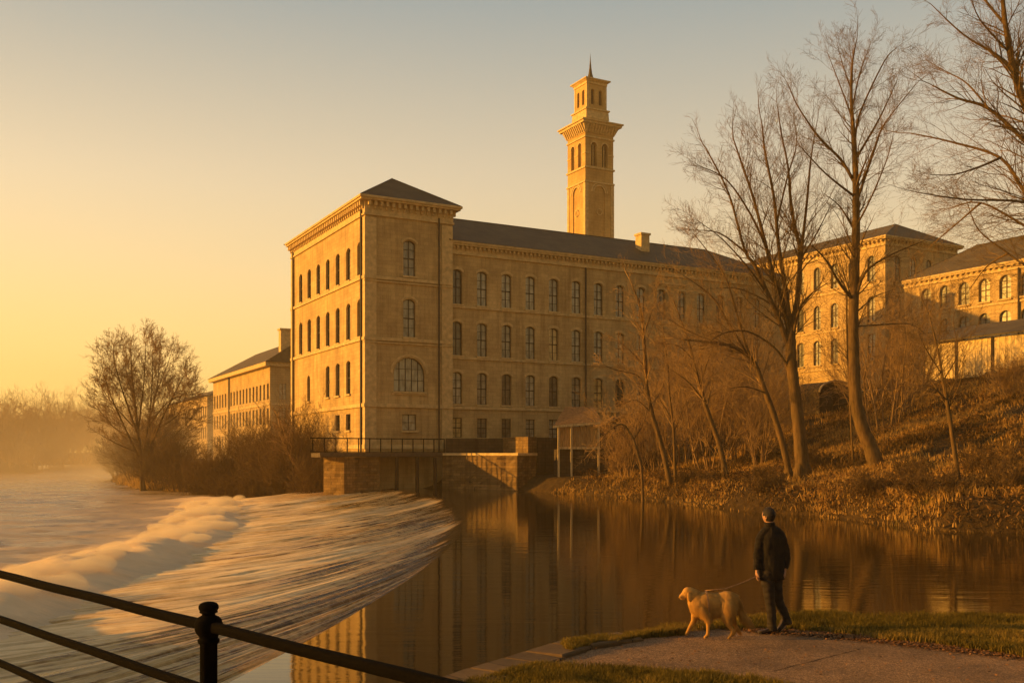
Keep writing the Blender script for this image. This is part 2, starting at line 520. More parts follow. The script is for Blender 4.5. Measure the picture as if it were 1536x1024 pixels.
uvc = np.stack([UW.ravel()[li] * 1.0, S.ravel()[li] * 2.2], 1).astype(np.float32)
uvl.data.foreach_set('uv', uvc.ravel())

# lower river with the rolling foam at the toe of the weir
rx = axis([(-260, -60, 4), (-60, -24, .6), (-24, -8, .16), (-8, -4, 1)])
ry = axis([(2, 12, 1), (12, 60, .2), (60, 110, .6), (110, 430, 4)])
X, Y = np.meshgrid(rx, ry)
toe = np.interp(Y, CP[:, 1] - OY, CP[:, 0] - 10.5)
toe = toe + 1.6 * (fbm(Y * .16, 0 * Y, 21) - .5) * 2
dx = X - toe
band = np.exp(-np.where(dx > 0, (dx / 1.5) ** 2, (dx / 3.2) ** 2))
rr = random.Random(8); lump = .12 + 0 * X; yk = 9.0; SPRAY = []
while yk < 92:
    w_ = rr.uniform(1.2, 2.3); l_ = rr.uniform(1.6, 3.4) * (1 + yk / 60); h_ = rr.uniform(.45, 1.15); o_ = rr.uniform(-1.6, .5)
    dd = dx - o_ + (Y - yk) * .25
    lump = np.maximum(lump, h_ * np.exp(-np.where(dd > 0, (dd / w_) ** 2, (dd / (w_ * 1.35)) ** 2) - ((Y - yk) / l_) ** 2)) + .12 * h_ * np.exp(-(dd / 3.0) ** 2 - ((Y - yk) / (l_ * 1.6)) ** 2)
    SPRAY.append((yk, o_, w_, l_, h_))
    yk += rr.uniform(1.6, 3.6) * (1 + yk / 90)
lump = lump + (fbm(X * .9 + Y * .2, Y * .8, 33, 4) - .5) * .38
amp = np.interp(Y, [0, 20, 60, 90], [1.0, 1.0, .7, .5])
Zr = -1.25 + np.exp(-np.where(dx > 0, (dx / 2.2) ** 2, (dx / 4.0) ** 2)) * lump * .62 * amp + band * (vnoise(X * .5 + Y * .2, Y * 2.2, 35) - .5) * .10 + (fbm(X * .35, Y * .8, 41) - .5) * .46 * sstep(.5, -3, dx) + (fbm(X * .1, Y * .22, 43) - .5) * .3 * np.exp(-np.maximum(-dx, 0) / 18.)
fo = np.exp(-np.where(dx > 0, (dx / 2.0) ** 2, (dx / 3.4) ** 2)) * (.22 + .62 * lump) + (.16 + .9 * (fbm(X * .16, Y * .42, 47) - .47)) * np.exp(-np.maximum(-dx, 0) / 38) * (dx < 0) + .36 * np.exp(-np.maximum(-dx - 2, 0) / 14.0) - .05
fo = np.where(dx > 2.5, -.2, fo)
Zr = np.where(dx > 3.5, -2.0, Zr)
nx, ny = len(rx), len(ry)
idx = np.arange(nx * ny).reshape(ny, nx)
q = np.stack([idx[:-1, :-1].ravel(), idx[:-1, 1:].ravel(), idx[1:, 1:].ravel(), idx[1:, :-1].ravel()], 1)
river = np_mesh('river_water', np.stack([X.ravel(), Y.ravel(), Zr.ravel()], 1), q, M['river'], smooth=True)
tag(river, kind='structure')
at = river.data.attributes.new('foam', 'FLOAT', 'POINT'); at.data.foreach_set('value', fo.ravel().astype(np.float32))

# ------------------------------------------------------------------ building kit
ROT = math.atan2(.477, .879)
D1 = Vector((math.cos(ROT), math.sin(ROT), 0)); D2 = Vector((-math.sin(ROT), math.cos(ROT), 0))
C0 = Vector((-12.03, 82, 0))


def arc(w, rise, n=10):
    """points from left spring to right spring, z relative to the spring"""
    if rise <= 0: return [(-w / 2, 0), (w / 2, 0)]
    if rise >= w / 2 - 1e-4:
        return [(-w / 2 * math.cos(math.pi * i / n), rise * math.sin(math.pi * i / n)) for i in range(n + 1)]
    r = (w * w / 4 + rise * rise) / (2 * rise); a = math.asin(w / 2 / r)
    return [(r * math.sin(-a + 2 * a * i / n), r * math.cos(-a + 2 * a * i / n) - (r - rise)) for i in range(n + 1)]


def panel(mb, O, u, n, L, z0, z1, ops, depth=.28):
    """wall face from O along u (length L) between z0 and z1; ops = (centre, width, bottom, top, rise)"""
    O = Vector(O); u = Vector(u); n = Vector(n)
    P = lambda a, z, d=0: O + u * a + Vector((0, 0, z)) - n * d
    xs = sorted({0, L} | {round(c - w / 2, 4) for c, w, *_ in ops} | {round(c + w / 2, 4) for c, w, *_ in ops})
    zs = sorted({z0, z1} | {o[2] for o in ops} | {o[3] for o in ops})
    for i in range(len(xs) - 1):
        xm = (xs[i] + xs[i + 1]) / 2
        run = None
        for j in range(len(zs) - 1):
            zm = (zs[j] + zs[j + 1]) / 2
            hole = any(abs(xm - c) < w / 2 and b < zm < t for c, w, b, t, r in ops)
            if not hole and run is None: run = zs[j]
            if (hole or j == len(zs) - 2) and run is not None:
                top = zs[j] if hole else zs[j + 1]
                if top > run: mb.add([P(xs[i], run), P(xs[i + 1], run), P(xs[i + 1], top), P(xs[i], top)], [(0, 1, 2, 3)])
                run = None
    for c, w, b, t, r in ops:
        a = [(c + x, t - r + z) for x, z in arc(w, r)]
        if r > 0:
            for (xa, za), (xb, zb) in zip(a, a[1:]):
                mb.add([P(xa, za), P(xb, zb), P(xb, t), P(xa, t)], [(0, 1, 2, 3)])
        loop = [(c - w / 2, b)] + a + [(c + w / 2, b)]
        for (xa, za), (xb, zb) in zip(loop, loop[1:] + loop[:1]):
            if abs(xa - xb) + abs(za - zb) < 1e-6: continue
            mb.add([P(xa, za), P(xb, zb), P(xb, zb, depth), P(xa, za, depth)], [(0, 1, 2, 3)])


_wc = {}


def window_meshes(w, h, rise, cols, rows, bar=.05, gm='glass'):
    key = (round(w, 2), round(h, 2), round(rise, 2), cols, rows, gm)
    if key in _wc: return _wc[key]
    f = MB(); g = MB()
    sp = h - rise
    outer = [(-w / 2, 0)] + [(x, sp + z) for x, z in arc(w, rise)] + [(w / 2, 0)]
    cx, cz = 0, h / 2
    t = .045
    inner = [(x * (1 - 2 * t / w), cz + (z - cz) * (1 - 2 * t / h)) for x, z in outer]
    m = len(outer)
    for i in range(m):
        j = (i + 1) % m
        a, b, c, d = outer[i], outer[j], inner[j], inner[i]
        f.add([(a[0], -.06, a[1]), (b[0], -.06, b[1]), (c[0], -.06, c[1]), (d[0], -.06, d[1]), (c[0], .02, c[1]), (d[0], .02, d[1])],
              [(0, 1, 2, 3), (3, 2, 4, 5)])
    def top(x):
        pts = [(px, sp + z) for px, z in arc(w, rise)]
        for (xa, za), (xb, zb) in zip(pts, pts[1:]):
            if xa <= x <= xb: return za + (zb - za) * (x - xa) / max(1e-6, xb - xa)
        return sp
    for i in range(1, cols):
        x = -w / 2 + w * i / cols; bb = bar if cols < 4 else bar * .9
        f.box(x - bb / 2, x + bb / 2, -.045, .015, .04, top(x) - .03)
    for j in range(1, rows):
        z = h * j / rows; b2 = bar * (1.7 if rows == 4 and j == 2 else .6)
        if z < top(-w / 2 + .02): f.box(-w / 2 + .05, w / 2 - .05, -.052 if b2 > bar else -.04, .012, z - b2 / 2, z + b2 / 2)
        else:
            xx = w / 2 * .8; f.box(-xx, xx, -.04, .012, z - b2 / 2, z + b2 / 2)
    g.add([(x, .03, z) for x, z in outer], [tuple(range(m))])
    s = MB(); s.box(-w / 2 - .12, w / 2 + .12, -.40, .02, -.16, -.003)
    _wc[key] = (f.mesh('window'), g.mesh('pane'), s.mesh('sill'))
    _wc[key][0].materials.append(M['frame']); _wc[key][1].materials.append(M[gm]); _wc[key][2].materials.append(M['stone_trim'])
    return _wc[key]


def place_window(parent, pos, rz, w, h, rise, cols=2, rows=4, sill=True, label=None, gm='glass'):
    f, g, s = window_meshes(w, h, rise, cols, rows, gm=gm)
    o = bpy.data.objects.new('window', f); COL.objects.link(o); o.parent = parent; o.location = pos; o.rotation_euler = (0, 0, rz)
    p = bpy.data.objects.new('pane', g); COL.objects.link(p); p.parent = o
    if sill:
        q = bpy.data.objects.new('sill', s); COL.objects.link(q); q.parent = o
    if label: o['label'] = label
    return o


def facade(root, O, side, L, z0, z1, ops, mat, depth=.28, cols=2, rows=4, sill=True, gm=None):
    """side 'front' runs along +x facing -y, 'left' runs along +y facing -x (local axes)"""
    u, n, rz = ((1, 0, 0), (0, -1, 0), 0) if side == 'front' else ((0, 1, 0), (-1, 0, 0), -math.pi / 2)
    mb = MB(); panel(mb, O, u, n, L, z0, z1, ops, depth); w = mb.build('wall', mat, root)
    for c, ww, b, t, r in ops:
        p = Vector(O) + Vector(u) * c - Vector(n) * (depth - .04) + Vector((0, 0, b))
        cc, rr = (cols, rows)
        if ww > 2: cc, rr = 5, 3
        elif t - b < 1.7: rr = 2
        place_window(root, p, rz, ww, t - b, r, cc, rr, sill and t - b > .5, gm=gm or ('painted_sky_glass' if side == 'front' else 'glass'))
    return w


def band(mb, x0, x1, y0, y1, z, h, p):
    """string course round a rectangular block, only on the front and left sides"""
    mb.box(x0 - p, x1, y0 - p, y0, z, z + h)
    mb.box(x0 - p, x0, y0 + .0005, y1, z, z + h)


def cornice(root, x0, x1, y0, y1, zt, h, p, dent=.55, front=True, left=True, right=False):
    """deep bracketed cornice; zt = top, h = total height, p = projection"""
    m = MB()
    def run(side):
        def bx(a0, a1, q0, q1, z0, z1):
            if side == 'f': m.box(a0, a1, y0 - q1, y0 - q0, z0, z1)
            elif side == 'l': m.box(x0 - q1, x0 - q0, a0, a1, z0, z1)
            else: m.box(x1 + q0, x1 + q1, a0, a1, z0, z1)
        a0, a1 = (x0, x1) if side == 'f' else (y0, y1)
        e = lambda q: (a0 - (q if (left and side == 'f') or (side != 'f' and front) else 0), a1 + (q if side == 'f' and right else 0))
        for q, za, zb in ((p, zt - .18, zt), (p * .82, zt - .34, zt - .185), (.14, zt - h, zt - h + .16), (.07, zt - h + .162, zt - .345)):
            s, t = e(q)
            if side != 'f': s += q + .002 if front else 0; s = a0
            bx(s, t, 0, q, za, zb)
        nb = int((a1 - a0) / dent)
        for i in range(nb):
            c = a0 + (i + .5) * (a1 - a0) / nb
            bx(c - dent * .22, c + dent * .22, .072, p * .62, zt - .345 - (h - .5) * .38, zt - .345)
            bx(c - dent * .16, c + dent * .16, .072, p * .3, zt - .345 - (h - .5) * .62, zt - .347 - (h - .5) * .38)
    if front: run('f')
    if left: run('l')
    if right: run('r')
    return m.build('cornice', M['stone_trim'], root)


def hip_roof(root, x0, x1, y0, y1, ze, zr, ridge, over=.35, hip0=None, hip1=None, name='roof'):
    """ridge 'x' or 'y'; hip0/hip1 how far the ridge starts in from each end"""
    x0 -= over; x1 += over; y0 -= over; y1 += over
    m = MB()
    if ridge == 'y':
        xm = (x0 + x1) / 2; h0 = (x1 - x0) / 2 if hip0 is None else hip0; h1 = (x1 - x0) / 2 if hip1 is None else hip1
        a, b = (xm, y0 + h0, zr), (xm, y1 - h1, zr)
        m.add([(x0, y0, ze), (x1, y0, ze), (x1, y1, ze), (x0, y1, ze), a, b], [(0, 1, 4), (1, 2, 5, 4), (2, 3, 5), (3, 0, 4, 5), (3, 2, 1, 0)])
    else:
        ym = (y0 + y1) / 2; h0 = (y1 - y0) / 2 if hip0 is None else hip0; h1 = (y1 - y0) / 2 if hip1 is None else hip1
        a, b = (x0 + h0, ym, zr), (x1 - h1, ym, zr)
        m.add([(x0, y0, ze), (x1, y0, ze), (x1, y1, ze), (x0, y1, ze), a, b], [(0, 1, 5, 4), (1, 2, 5), (2, 3, 4, 5), (3, 0, 4), (3, 2, 1, 0)])
    r = m.build(name, M['slate'], root)
    c = MB(); c.tube([a, b], .07, 6)
    cs = ((x0, y0, ze), (x1, y0, ze)) 
    c.tube([(x0, y0, ze), a], .055, 6); c.tube([(x1, y1, ze), b], .055, 6)
    if ridge == 'y': c.tube([(x1, y0, ze), a], .055, 6); c.tube([(x0, y1, ze), b], .055, 6)
    else: c.tube([(x1, y0, ze), b], .055, 6); c.tube([(x0, y1, ze), a], .055, 6)
    c.build('ridge_tiles', M['pipe'], r)
    return r


# ---- main mill: corner block with pyramid roof and the long wing
mill = empty('mill_building', C0, ROT, 'big sandstone mill with square corner block, long four storey wing and slate roofs', 'building')
PWD, PLN, ZB = 7.85, 21.4, -2.0
fops = [(3.9, 1.1, 17.78, 20.75, .28), (3.9, 1.1, 12.66, 15.85, .28), (3.9, 2.8, 8.1, 10.95, 1.4), (3.9, 1.3, 4.85, 6.2, 0)]
facade(mill, (0, 0, 0), 'front', PWD, ZB, 23.2, fops, M['stone'])
lops = []
for i in range(7):
    c = 1.4 + 2.8 * i
    lops.append((c, 1.1, 17.7, 20.5, .28)); lops.append((c, 1.1, 12.62, 15.75, .28))
for i in (1, 2, 3): lops.append((1.4 + 2.8 * i, 1.1, 8.0, 10.85, .2))
lops.append((15.6, .9, 7.9, 10.4, .45))
for i in (1, 2): lops.append((1.4 + 2.8 * i, 1.15, 4.9, 6.3, 0))
facade(mill, (0, 0, 0), 'left', PLN, ZB, 23.2, lops, M['stone'])
m = MB(); m.add([(PWD, 0, ZB), (PWD, PLN, ZB), (PWD, PLN, 23.2), (PWD, 0, 23.2)], [(0, 1, 2, 3)])
m.add([(0, PLN, ZB), (PWD, PLN, ZB), (PWD, PLN, 23.2), (0, PLN, 23.2)], [(0, 1, 2, 3)]); m.build('wall', M['stone'], mill)
m = MB()
for z, h, p in ((17.3, .26, .14), (12.25, .26, .14), (6.75, .3, .16), (3.3, .35, .12)): band(m, 0, PWD, 0, PLN, z, h, p)
m.box(-.13, PWD, -.13, 0, 17.08, 17.18); m.box(-.13, PWD, -.13, 0, 12.03, 12.13)
m.build('string_course', M['stone_trim'], mill)
for xa, xb, ya, yb, sb in ((-.07, .95, -.07, 0, True), (PWD - 1.0, PWD + .02, -.07, 0, False), (-.07, 0, PLN - .9, PLN, False)):   # corner pilasters
    m = MB()
    m.box(xa, xb, ya, yb, 3.66, 22.35)
    if sb: m.box(-.07, -.0005, .0005, .7, 3.66, 22.35)
    m.build('pilaster', M['stone_trim'], mill)
cornice(mill, 0, PWD, 0, PLN, 24.0, 1.5, .68, .50, right=True)
# carved window heads
def surround(parent, c, zz, y, yw, pts, ex, ez):
    m = MB()
    for (xa, za), (xb, zb) in zip(pts, pts[1:]):
        m.add([(c + xa, y, zz + za), (c + xb, y, zz + zb), (c + xb * ex, y, zz + zb + ez), (c + xa * ex, y, zz + za + ez), (c + xa * ex, yw, zz + za + ez), (c + xb * ex, yw, zz + zb + ez)], [(0, 1, 2, 3), (3, 2, 5, 4)])
    return m.build('window_surround', M['stone_trim'], parent)
for c, w, b, t, r in fops[:3]:
    surround(mill, c, t - r, -.06, 0, arc(w + .25, r + .1 if r < 1 else (w + .25) / 2, 14), 1.13, .16)
m = MB(); m.box(3.9 - 1.6, 3.9 + 1.6, -.09, 0, 7.82, 8.0); m.build('arch_window_ledge', M['stone_trim'], mill)
hip_roof(mill, 0, PWD, 0, PLN, 24.003, 26.9, 'y', .6, 4.6, 4.6)
m = MB(); m.tube([(-.16, .62, 23.0), (-.16, .62, ZB)], .09, 8)
m.build('drainpipe', M['pipe'], mill)
m = MB(); m.tube([(-.14, PLN - 1.0, 23.0), (-.14, PLN - 1.0, ZB)], .09, 8); m.build('drainpipe', M['pipe'], mill)
m = MB(); m.tube([(6.55, -.16, 22.9), (6.55, -.16, 3)], .075, 8); m.build('drainpipe', M['pipe'], mill)

# long wing
WX0, WX1, WY = PWD + .002, 46.0, .4
wops = []
for i in range(15):
    c = 8.5 - WX0 + 2.43 * i
    if c - .5 < .05: c = .6
    wops.append((c, 1.0, 15.82, 18.8, .22)); wops.append((c, 1.0, 11.4, 14.3, .22)); wops.append((c, 1.0, 7.2, 9.95, .22)); wops.append((c, 1.0, 4.3, 6.0, 0))
facade(mill, (WX0, WY, 0), 'front', WX1 - WX0, ZB, 20.9, wops, M['stone'])
m = MB(); m.add([(WX1, WY, ZB), (WX1, 14, ZB), (WX1, 14, 20.9), (WX1, WY, 20.9)], [(0, 1, 2, 3)])
m.add([(WX0, 14, ZB), (WX1, 14, ZB), (WX1, 14, 20.9), (WX0, 14, 20.9)], [(0, 1, 2, 3)]); m.build('wall', M['stone'], mill)
m = MB()
for z, h, p in ((15.5, .2, .12), (11.08, .2, .12), (6.75, .24, .14)): m.box(WX0, WX1 + p, WY - p, WY, z, z + h)
m.build('string_course', M['stone_trim'], mill)
for c, w, b, t, r in wops:
    if t - b > 2: surround(mill, c + WX0, t - r, WY - .05, WY, arc(w + .16, r + .04, 8), 1.1, .22)
m = MB(); m.box(30.0, 33.2, WY - .25, WY, 19.3, 19.5); m.box(30.3, 32.9, WY - .12, WY, 19.1, 19.3); m.build('door_pediment', M['stone_trim'], mill)
cornice(mill, WX0, WX1, WY, 14, 21.2, 1.1, .5, .42, left=False, right=True)
hip_roof(mill, WX0 + .3, WX1, WY, 14, 21.203, 24.9, 'x', .55, 0.01, 5.2)
m = MB(); m.tube([(21.6, WY - .14, 20.1), (21.6, WY - .14, 2.9)], .08, 8); m.build('drainpipe', M['pipe'], mill)
m = MB(); m.box(30.3, 31.3, 3.6, 4.6, 22.4, 24.75); m.box(30.2, 31.4, 3.5, 4.7, 24.75, 24.95); m.build('chimney', M['stone_trim'], mill)

# ---- chimney tower
tw = empty('chimney_tower', (11.0, 150, 0), ROT, 'tall square Italianate chimney tower with arched belfry and needle spire above the roofs', 'tower')
w = 5.05
arch = [(1.55, 1.0, 46.3, 49.9, .5), (w - 1.55, 1.0, 46.3, 49.9, .5)]
for sd_ in ('front', 'left'):
    u, n, rz = ((1, 0, 0), (0, -1, 0), 0) if sd_ == 'front' else ((0, 1, 0), (-1, 0, 0), -math.pi / 2)
    mb = MB()
    blind = [(w / 2, 2.5, 41.5, 44.9, 1.25)]
    panel(mb, (0, 0, 0), u, n, w, 5, 45.5, [(w / 2, 1.9, 20, 43.6 - 0.2, .95)], .16)
    panel(mb, (0, 0, 0), u, n, w, 45.5, 51.2, arch, .7)
    # back of the recesses
    O = Vector((0, 0, 0)); uu = Vector(u); nn = Vector(n)
    for a, b, z0, z1, d in ((w / 2 - .95, w / 2 + .95, 20, 43.4, .16),):
        mb.add([O + uu * a + Vector((0, 0, z0)) - nn * d, O + uu * b + Vector((0, 0, z0)) - nn * d, O + uu * b + Vector((0, 0, z1)) - nn * d, O + uu * a + Vector((0, 0, z1)) - nn * d], [(0, 1, 2, 3)])
    mb.build('wall', M['tower_stone'], tw)
    for c, ww, b, t, r in arch:
        mb = MB(); p = [(c - ww / 2, b)] + [(c + x, t - r + z) for x, z in arc(ww, r)] + [(c + ww / 2, b)]
        mb.add([O + uu * a + Vector((0, 0, z)) - nn * .6 for a, z in p], [tuple(range(len(p)))])
        mb.build('belfry_opening_shade', M['dark_stone_and_shade'], tw)  # dark sheet painted as the shade inside the open arch
        mb = MB(); q = O + uu * c - nn * .3
        mb.tube([q + Vector((0, 0, b)), q + Vector((0, 0, t - .3))], .09, 8); mb.build('column', M['stone_trim'], tw)
    # archivolts and roundels
    for c, ww, zz, rr, th in ((1.55, 1.0, 49.4, .5, .16), (w - 1.55, 1.0, 49.4, .5, .16), (w / 2, 1.9, 42.45, .95, .2), (w / 2, 2.6, 42.45, 1.3, .2), (w / 2, .8, 39.5, .4, .12)):
        nseg = 14; mb = MB()
        full = 2 if rr == .4 else 1
        for i in range(nseg * full):
            a0, a1 = math.pi * i / nseg, math.pi * (i + 1) / nseg
            pp = []
            for rad, a in ((rr, a0), (rr, a1), (rr + th, a1), (rr + th, a0)):
                pp.append(O + uu * (c + rad * math.cos(a)) + Vector((0, 0, zz + rad * math.sin(a))) + nn * .07)
            mb.add(pp, [(0, 1, 2, 3)])
            mb.add([pp[3], pp[2], pp[2] - nn * .07, pp[3] - nn * .07], [(0, 1, 2, 3)])
        mb.build('arch_moulding', M['stone_trim'], tw)
m = MB(); m.add([(w, 0, 5), (w, w, 5), (w, w, 51.2), (w, 0, 51.2)], [(0, 1, 2, 3)]); m.add([(0, w, 5), (w, w, 5), (w, w, 51.2), (0, w, 51.2)], [(0, 1, 2, 3)]); m.build('wall', M['tower_stone'], tw)
m = MB()
for z, h, p in ((43.75, .25, .16), (45.9, .25, .18), (48.1, .14, .08), (50.5, .22, .15)):
    if z == 48.1:
        for a, b in ((-p, 1.0), (2.1, w - 2.1), (w - 1.0, w + p)): m.box(a, b, -p, -.0, z, z + h); m.box(-p, 0, a if a > 0 else .001, b, z, z + h)
    else: m.box(-p, w + p, -p, w + p, z, z + h)
m.box(-.09, .5, -.09, -.001, 5, 43.7); m.box(w - .5, w + .09, -.09, -.001, 5, 43.7); m.box(-.09, -.001, 0, .5, 5, 43.7); m.box(-.09, -.001, w - .5, w, 5, 43.7)
m.build('string_course', M['stone_trim'], tw)
m = MB()   # great bracketed cornice
m.frustum(-.1, w + .1, -.1, w + .1, 51.2, 52.4, .55); m.box(-.95, w + .95, -.95, w + .95, 52.4, 52.75); m.box(-1.15, w + 1.15, -1.15, w + 1.15, 52.75, 52.95)
nb = 11
for i in range(nb):
    c = -.2 + (w + .4) * (i + .5) / nb
    for (a0, a1, b0, b1) in ((c - .11, c + .11, -.88, -.05), (-.88, -.05, c - .11, c + .11)):
        m.add([(a0, b0, 52.38), (a1, b0, 52.38), (a1, b1, 52.38), (a0, b1, 52.38),
               (a0 if a0 > -.5 else a0 + .6, b0 if b0 > -.5 else b0 + .6, 51.3), (a1, b0 if b0 > -.5 else b0 + .6, 51.3), (a1, b1, 51.3), (a0 if a0 > -.5 else a0 + .6, b1, 51.3)],
              [(0, 1, 2, 3), (4, 5, 6, 7), (0, 1, 5, 4), (1, 2, 6, 5), (2, 3, 7, 6), (3, 0, 4, 7)])
m.build('cornice', M['stone_trim'], tw)
m = MB(); m.frustum(.35, w - .35, .35, w - .35, 52.95, 53.7, -.2); m.frustum(.45, w - .45, .45, w - .45, 53.7, 55.0, -.08); m.box(.35, w - .35, .35, w - .35, 55.0, 55.2); m.build('stepped_base', M['stone_trim'], tw)
a, b = .78, w - .78; lw = b - a
ops = [(lw * .3, .62, 55.9, 58.2, .31), (lw * .7, .62, 55.9, 58.2, .31)]
for sd_ in ('front', 'left'):
    u, n = ((1, 0, 0), (0, -1, 0)) if sd_ == 'front' else ((0, 1, 0), (-1, 0, 0))
    mb = MB(); panel(mb, (a, a, 0), u, n, lw, 55.2, 59.3, ops, .35)
    mb.build('lantern_wall', M['tower_stone'], tw)
m = MB(); m.box(a + .34, b - .01, a + .34, b - .01, 55.2, 59.2); m.build('lantern_core', M['dark_stone_and_shade'] , tw)  # dark block gives the lantern openings their inner shade by colour
m = MB(); m.box(a - .06, a + .3, a - .06, a - .001, 55.2, 58.95); m.box(b - .3, b + .06, a - .06, a - .001, 55.2, 58.95); m.box(a - .06, a - .001, a, a + .3, 55.2, 58.95); m.box(a - .06, a - .001, b - .3, b, 55.2, 58.95)
m.box(a - .12, b + .12, a - .12, b + .12, 58.95, 59.3); m.frustum(a - .15, b + .15, a - .15, b + .15, 59.3, 59.55, .3); m.box(a - .52, b + .52, a - .52, b + .52, 59.55, 59.72); m.build('lantern_cornice', M['stone_trim'], tw)
m = MB(); prof = [(.0, 0)]
c = w / 2
m.frustum(a - .4, b + .4, a - .4, b + .4, 59.72, 60.3, -1.35)
m.lathe((c, c, 60.3), [(.62, 0), (.42, .45), (.28, 1.0), (.17, 1.8), (.08, 2.8), (.03, 3.6), (.004, 4.1)], 8)
m.build('spire', M['slate'], tw)

# ---- east block, behind the trees
eb = empty('east_mill_block', (41.8, 112, 0), ROT, 'hip roofed sandstone block behind the tall trees, sunlit side with arched windows', 'building')
eops = []
for i in range(9):
    c = 2.0 + 2.75 * i
    eops += [(c, 1.15, 22.5, 25.45, .5), (c, 1.15, 17.9, 20.8, .5), (c, 1.15, 13.6, 16.6, .3)]
facade(eb, (0, 0, 0), 'left', 26, 3, 26.6, eops, M['stone'], gm='painted_sky_glass')
facade(eb, (0, 0, 0), 'front', 12, 3, 26.6, [(c, 1.1, z, z + 2.9, .4) for c in (2, 4.6, 7.2, 9.8) for z in (22.4, 17.9, 13.6)], M['stone'])
m = MB(); m.add([(12, 0, 3), (12, 26, 3), (12, 26, 26.6), (12, 0, 26.6)], [(0, 1, 2, 3)]); m.build('wall', M['stone'], eb)
m = MB()
for z in (21.9, 17.4, 12.9): band(m, 0, 12, 0, 26, z, .22, .12)
m.build('string_course', M['stone_trim'], eb)
cornice(eb, 0, 12, 0, 26, 27.3, 1.0, .6, .6, right=True)
hip_roof(eb, 0, 12, 0, 26, 27.303, 30.0, 'y', .5, 4.2, .01)
# link range between the two
lk = empty('link_range', (27.5, 125, 0), ROT, 'low roofed stone range joining the long wing to the east block', 'building')
facade(lk, (0, 0, 0), 'front', 12, 3, 24.5, [(1.5 + 2.6 * i, 1.0, z, z + 2.8, .3) for i in range(4) for z in (20.5, 16)], M['stone'])
hip_roof(lk, 0, 12, 0, 10, 24.5, 27.5, 'x', .4, .01, .01)
m = MB(); m.add([(0, 0, 3), (0, 10, 3), (0, 10, 24.5), (0, 5, 27.2), (0, 0, 24.5)], [(0, 1, 2, 3, 4)]); m.build('wall', M['stone'], lk)

# ---- right hand mill range
rb = empty('right_mill_range', (41.2, 105, 0), ROT, 'sandstone range at the right edge with two rows of arched windows above the shed', 'building')
rops = []
for i in range(11):
    c = 28 - (2.7 + 2.23 * i)
    rops += [(c, 1.25, 17.6, 19.85, .6), (c, 1.25, 14.1, 16.5, .6)]
facade(rb, (0, -28, 0), 'left', 28, 3, 20.4, rops, M['stone'], gm='painted_sky_glass')
m = MB(); m.add([(0, 0, 3), (12, 0, 3), (12, 0, 20.4), (0, 0, 20.4)], [(0, 1, 2, 3)]); m.add([(0, -28, 3), (12, -28, 3), (12, -28, 20.4), (0, -28, 20.4)], [(0, 1, 2, 3)]); m.build('wall', M['stone'], rb)
m = MB(); m.box(-.12, 0, -28, 0, 17.1, 17.3); m.build('string_course', M['stone_trim'], rb)
cornice(rb, 0, 12, -28, 0, 21.0, .8, .45, .6, front=False)
hip_roof(rb, 0, 12, -28, 0, 21.003, 24.6, 'y', .4, .01, 4.5)
m = MB(); m.tube([(-.15, -13.1, 20.3), (-.15, -13.1, 6)], .09, 8); m.build('drainpipe', M['pipe'], rb)

# ---- bright shed on the bank
s2 = empty('timber_shed', (32.9, 80, 0), ROT, 'long shed with glowing pale plank wall and low dark roof on top of the bank', 'shed')
m = MB()
for i in range(38):
    y = -9.5 + i * .25
    m.box(-.03 - .02 * (i % 2), .05, y + .004, y + .246, 8.7, 11.55)
m.build('plank_wall', M['pale_timber'], s2)
for y in (-9.55, -6.2, -3.1, -.1):
    m = MB(); m.box(-.14, -.052, y - .09, y + .09, 8.4, 11.6); m.build('post', M['dark_timber'], s2)
m = MB(); m.add([(0.05, 0, 8), (5, 0, 8), (5, 0, 12.6), (.05, 0, 11.5)], [(0, 1, 2, 3)]); m.add([(0.05, -9.5, 8), (5, -9.5, 8), (5, -9.5, 12.6), (.05, -9.5, 11.5)], [(0, 1, 2, 3)]); m.build('end_wall', M['dark_timber'], s2)
m = MB(); m.add([(-.5, -10, 11.62), (5.3, -10, 13.3), (5.3, .5, 13.3), (-.5, .5, 11.62), (-.5, -10, 11.75), (5.3, -10, 13.43), (5.3, .5, 13.43), (-.5, .5, 11.75)],
               [(0, 1, 2, 3), (4, 5, 6, 7), (0, 1, 5, 4), (1, 2, 6, 5), (2, 3, 7, 6), (3, 0, 4, 7)]); m.build('roof', M['slate'], s2)
m = MB(); m.box(-.2, .3, -10, .2, 7.6, 8.65); m.build('plinth', M['dark_stone_and_shade'], s2)

# low boundary wall and arched outhouse on the bank
bw = empty('boundary_wall', W(1340, 600, 84), ROT, 'low sunlit stone wall between the east block and the pale shed', 'wall')
m = MB(); m.box(-.2, .2, -7, 3, -1.2, .9); m.build('masonry', M['rubble'], bw); m = MB(); m.box(-.27, .27, -7.05, 3.05, .9, 1.02); m.build('coping', M['stone_trim'], bw)
oh = empty('arched_outhouse', W(1234, 612, 82), ROT, 'small dark outhouse with curved roof below the east block', 'shed')
m = MB(); prof = [(1.9 * math.cos(math.pi * i / 12), 1.15 + .95 * math.sin(math.pi * i / 12)) for i in range(13)]
pts = [(-1.9, -1.2)] + list(reversed(prof)) + [(1.9, -1.2)]
k = len(pts); m.add([(x, -1.5, z) for x, z in pts] + [(x, 1.5, z) for x, z in pts], [tuple(range(k))] + [tuple(range(k, 2 * k))] + [(i, (i + 1) % k, k + (i + 1) % k, k + i) for i in range(k)])
m.build('body', M['dark_stone_and_shade'], oh)
m = MB(); m.tube([(x * 1.05, -1.6, z + .03) for x, z in prof], .08, 6); m.build('roof_edge', M['stone_trim'], oh)
m = MB(); m.box(-.5, .5, -1.56, -1.502, -.9, 1.1); m.build('door', M['dark_timber'], oh)

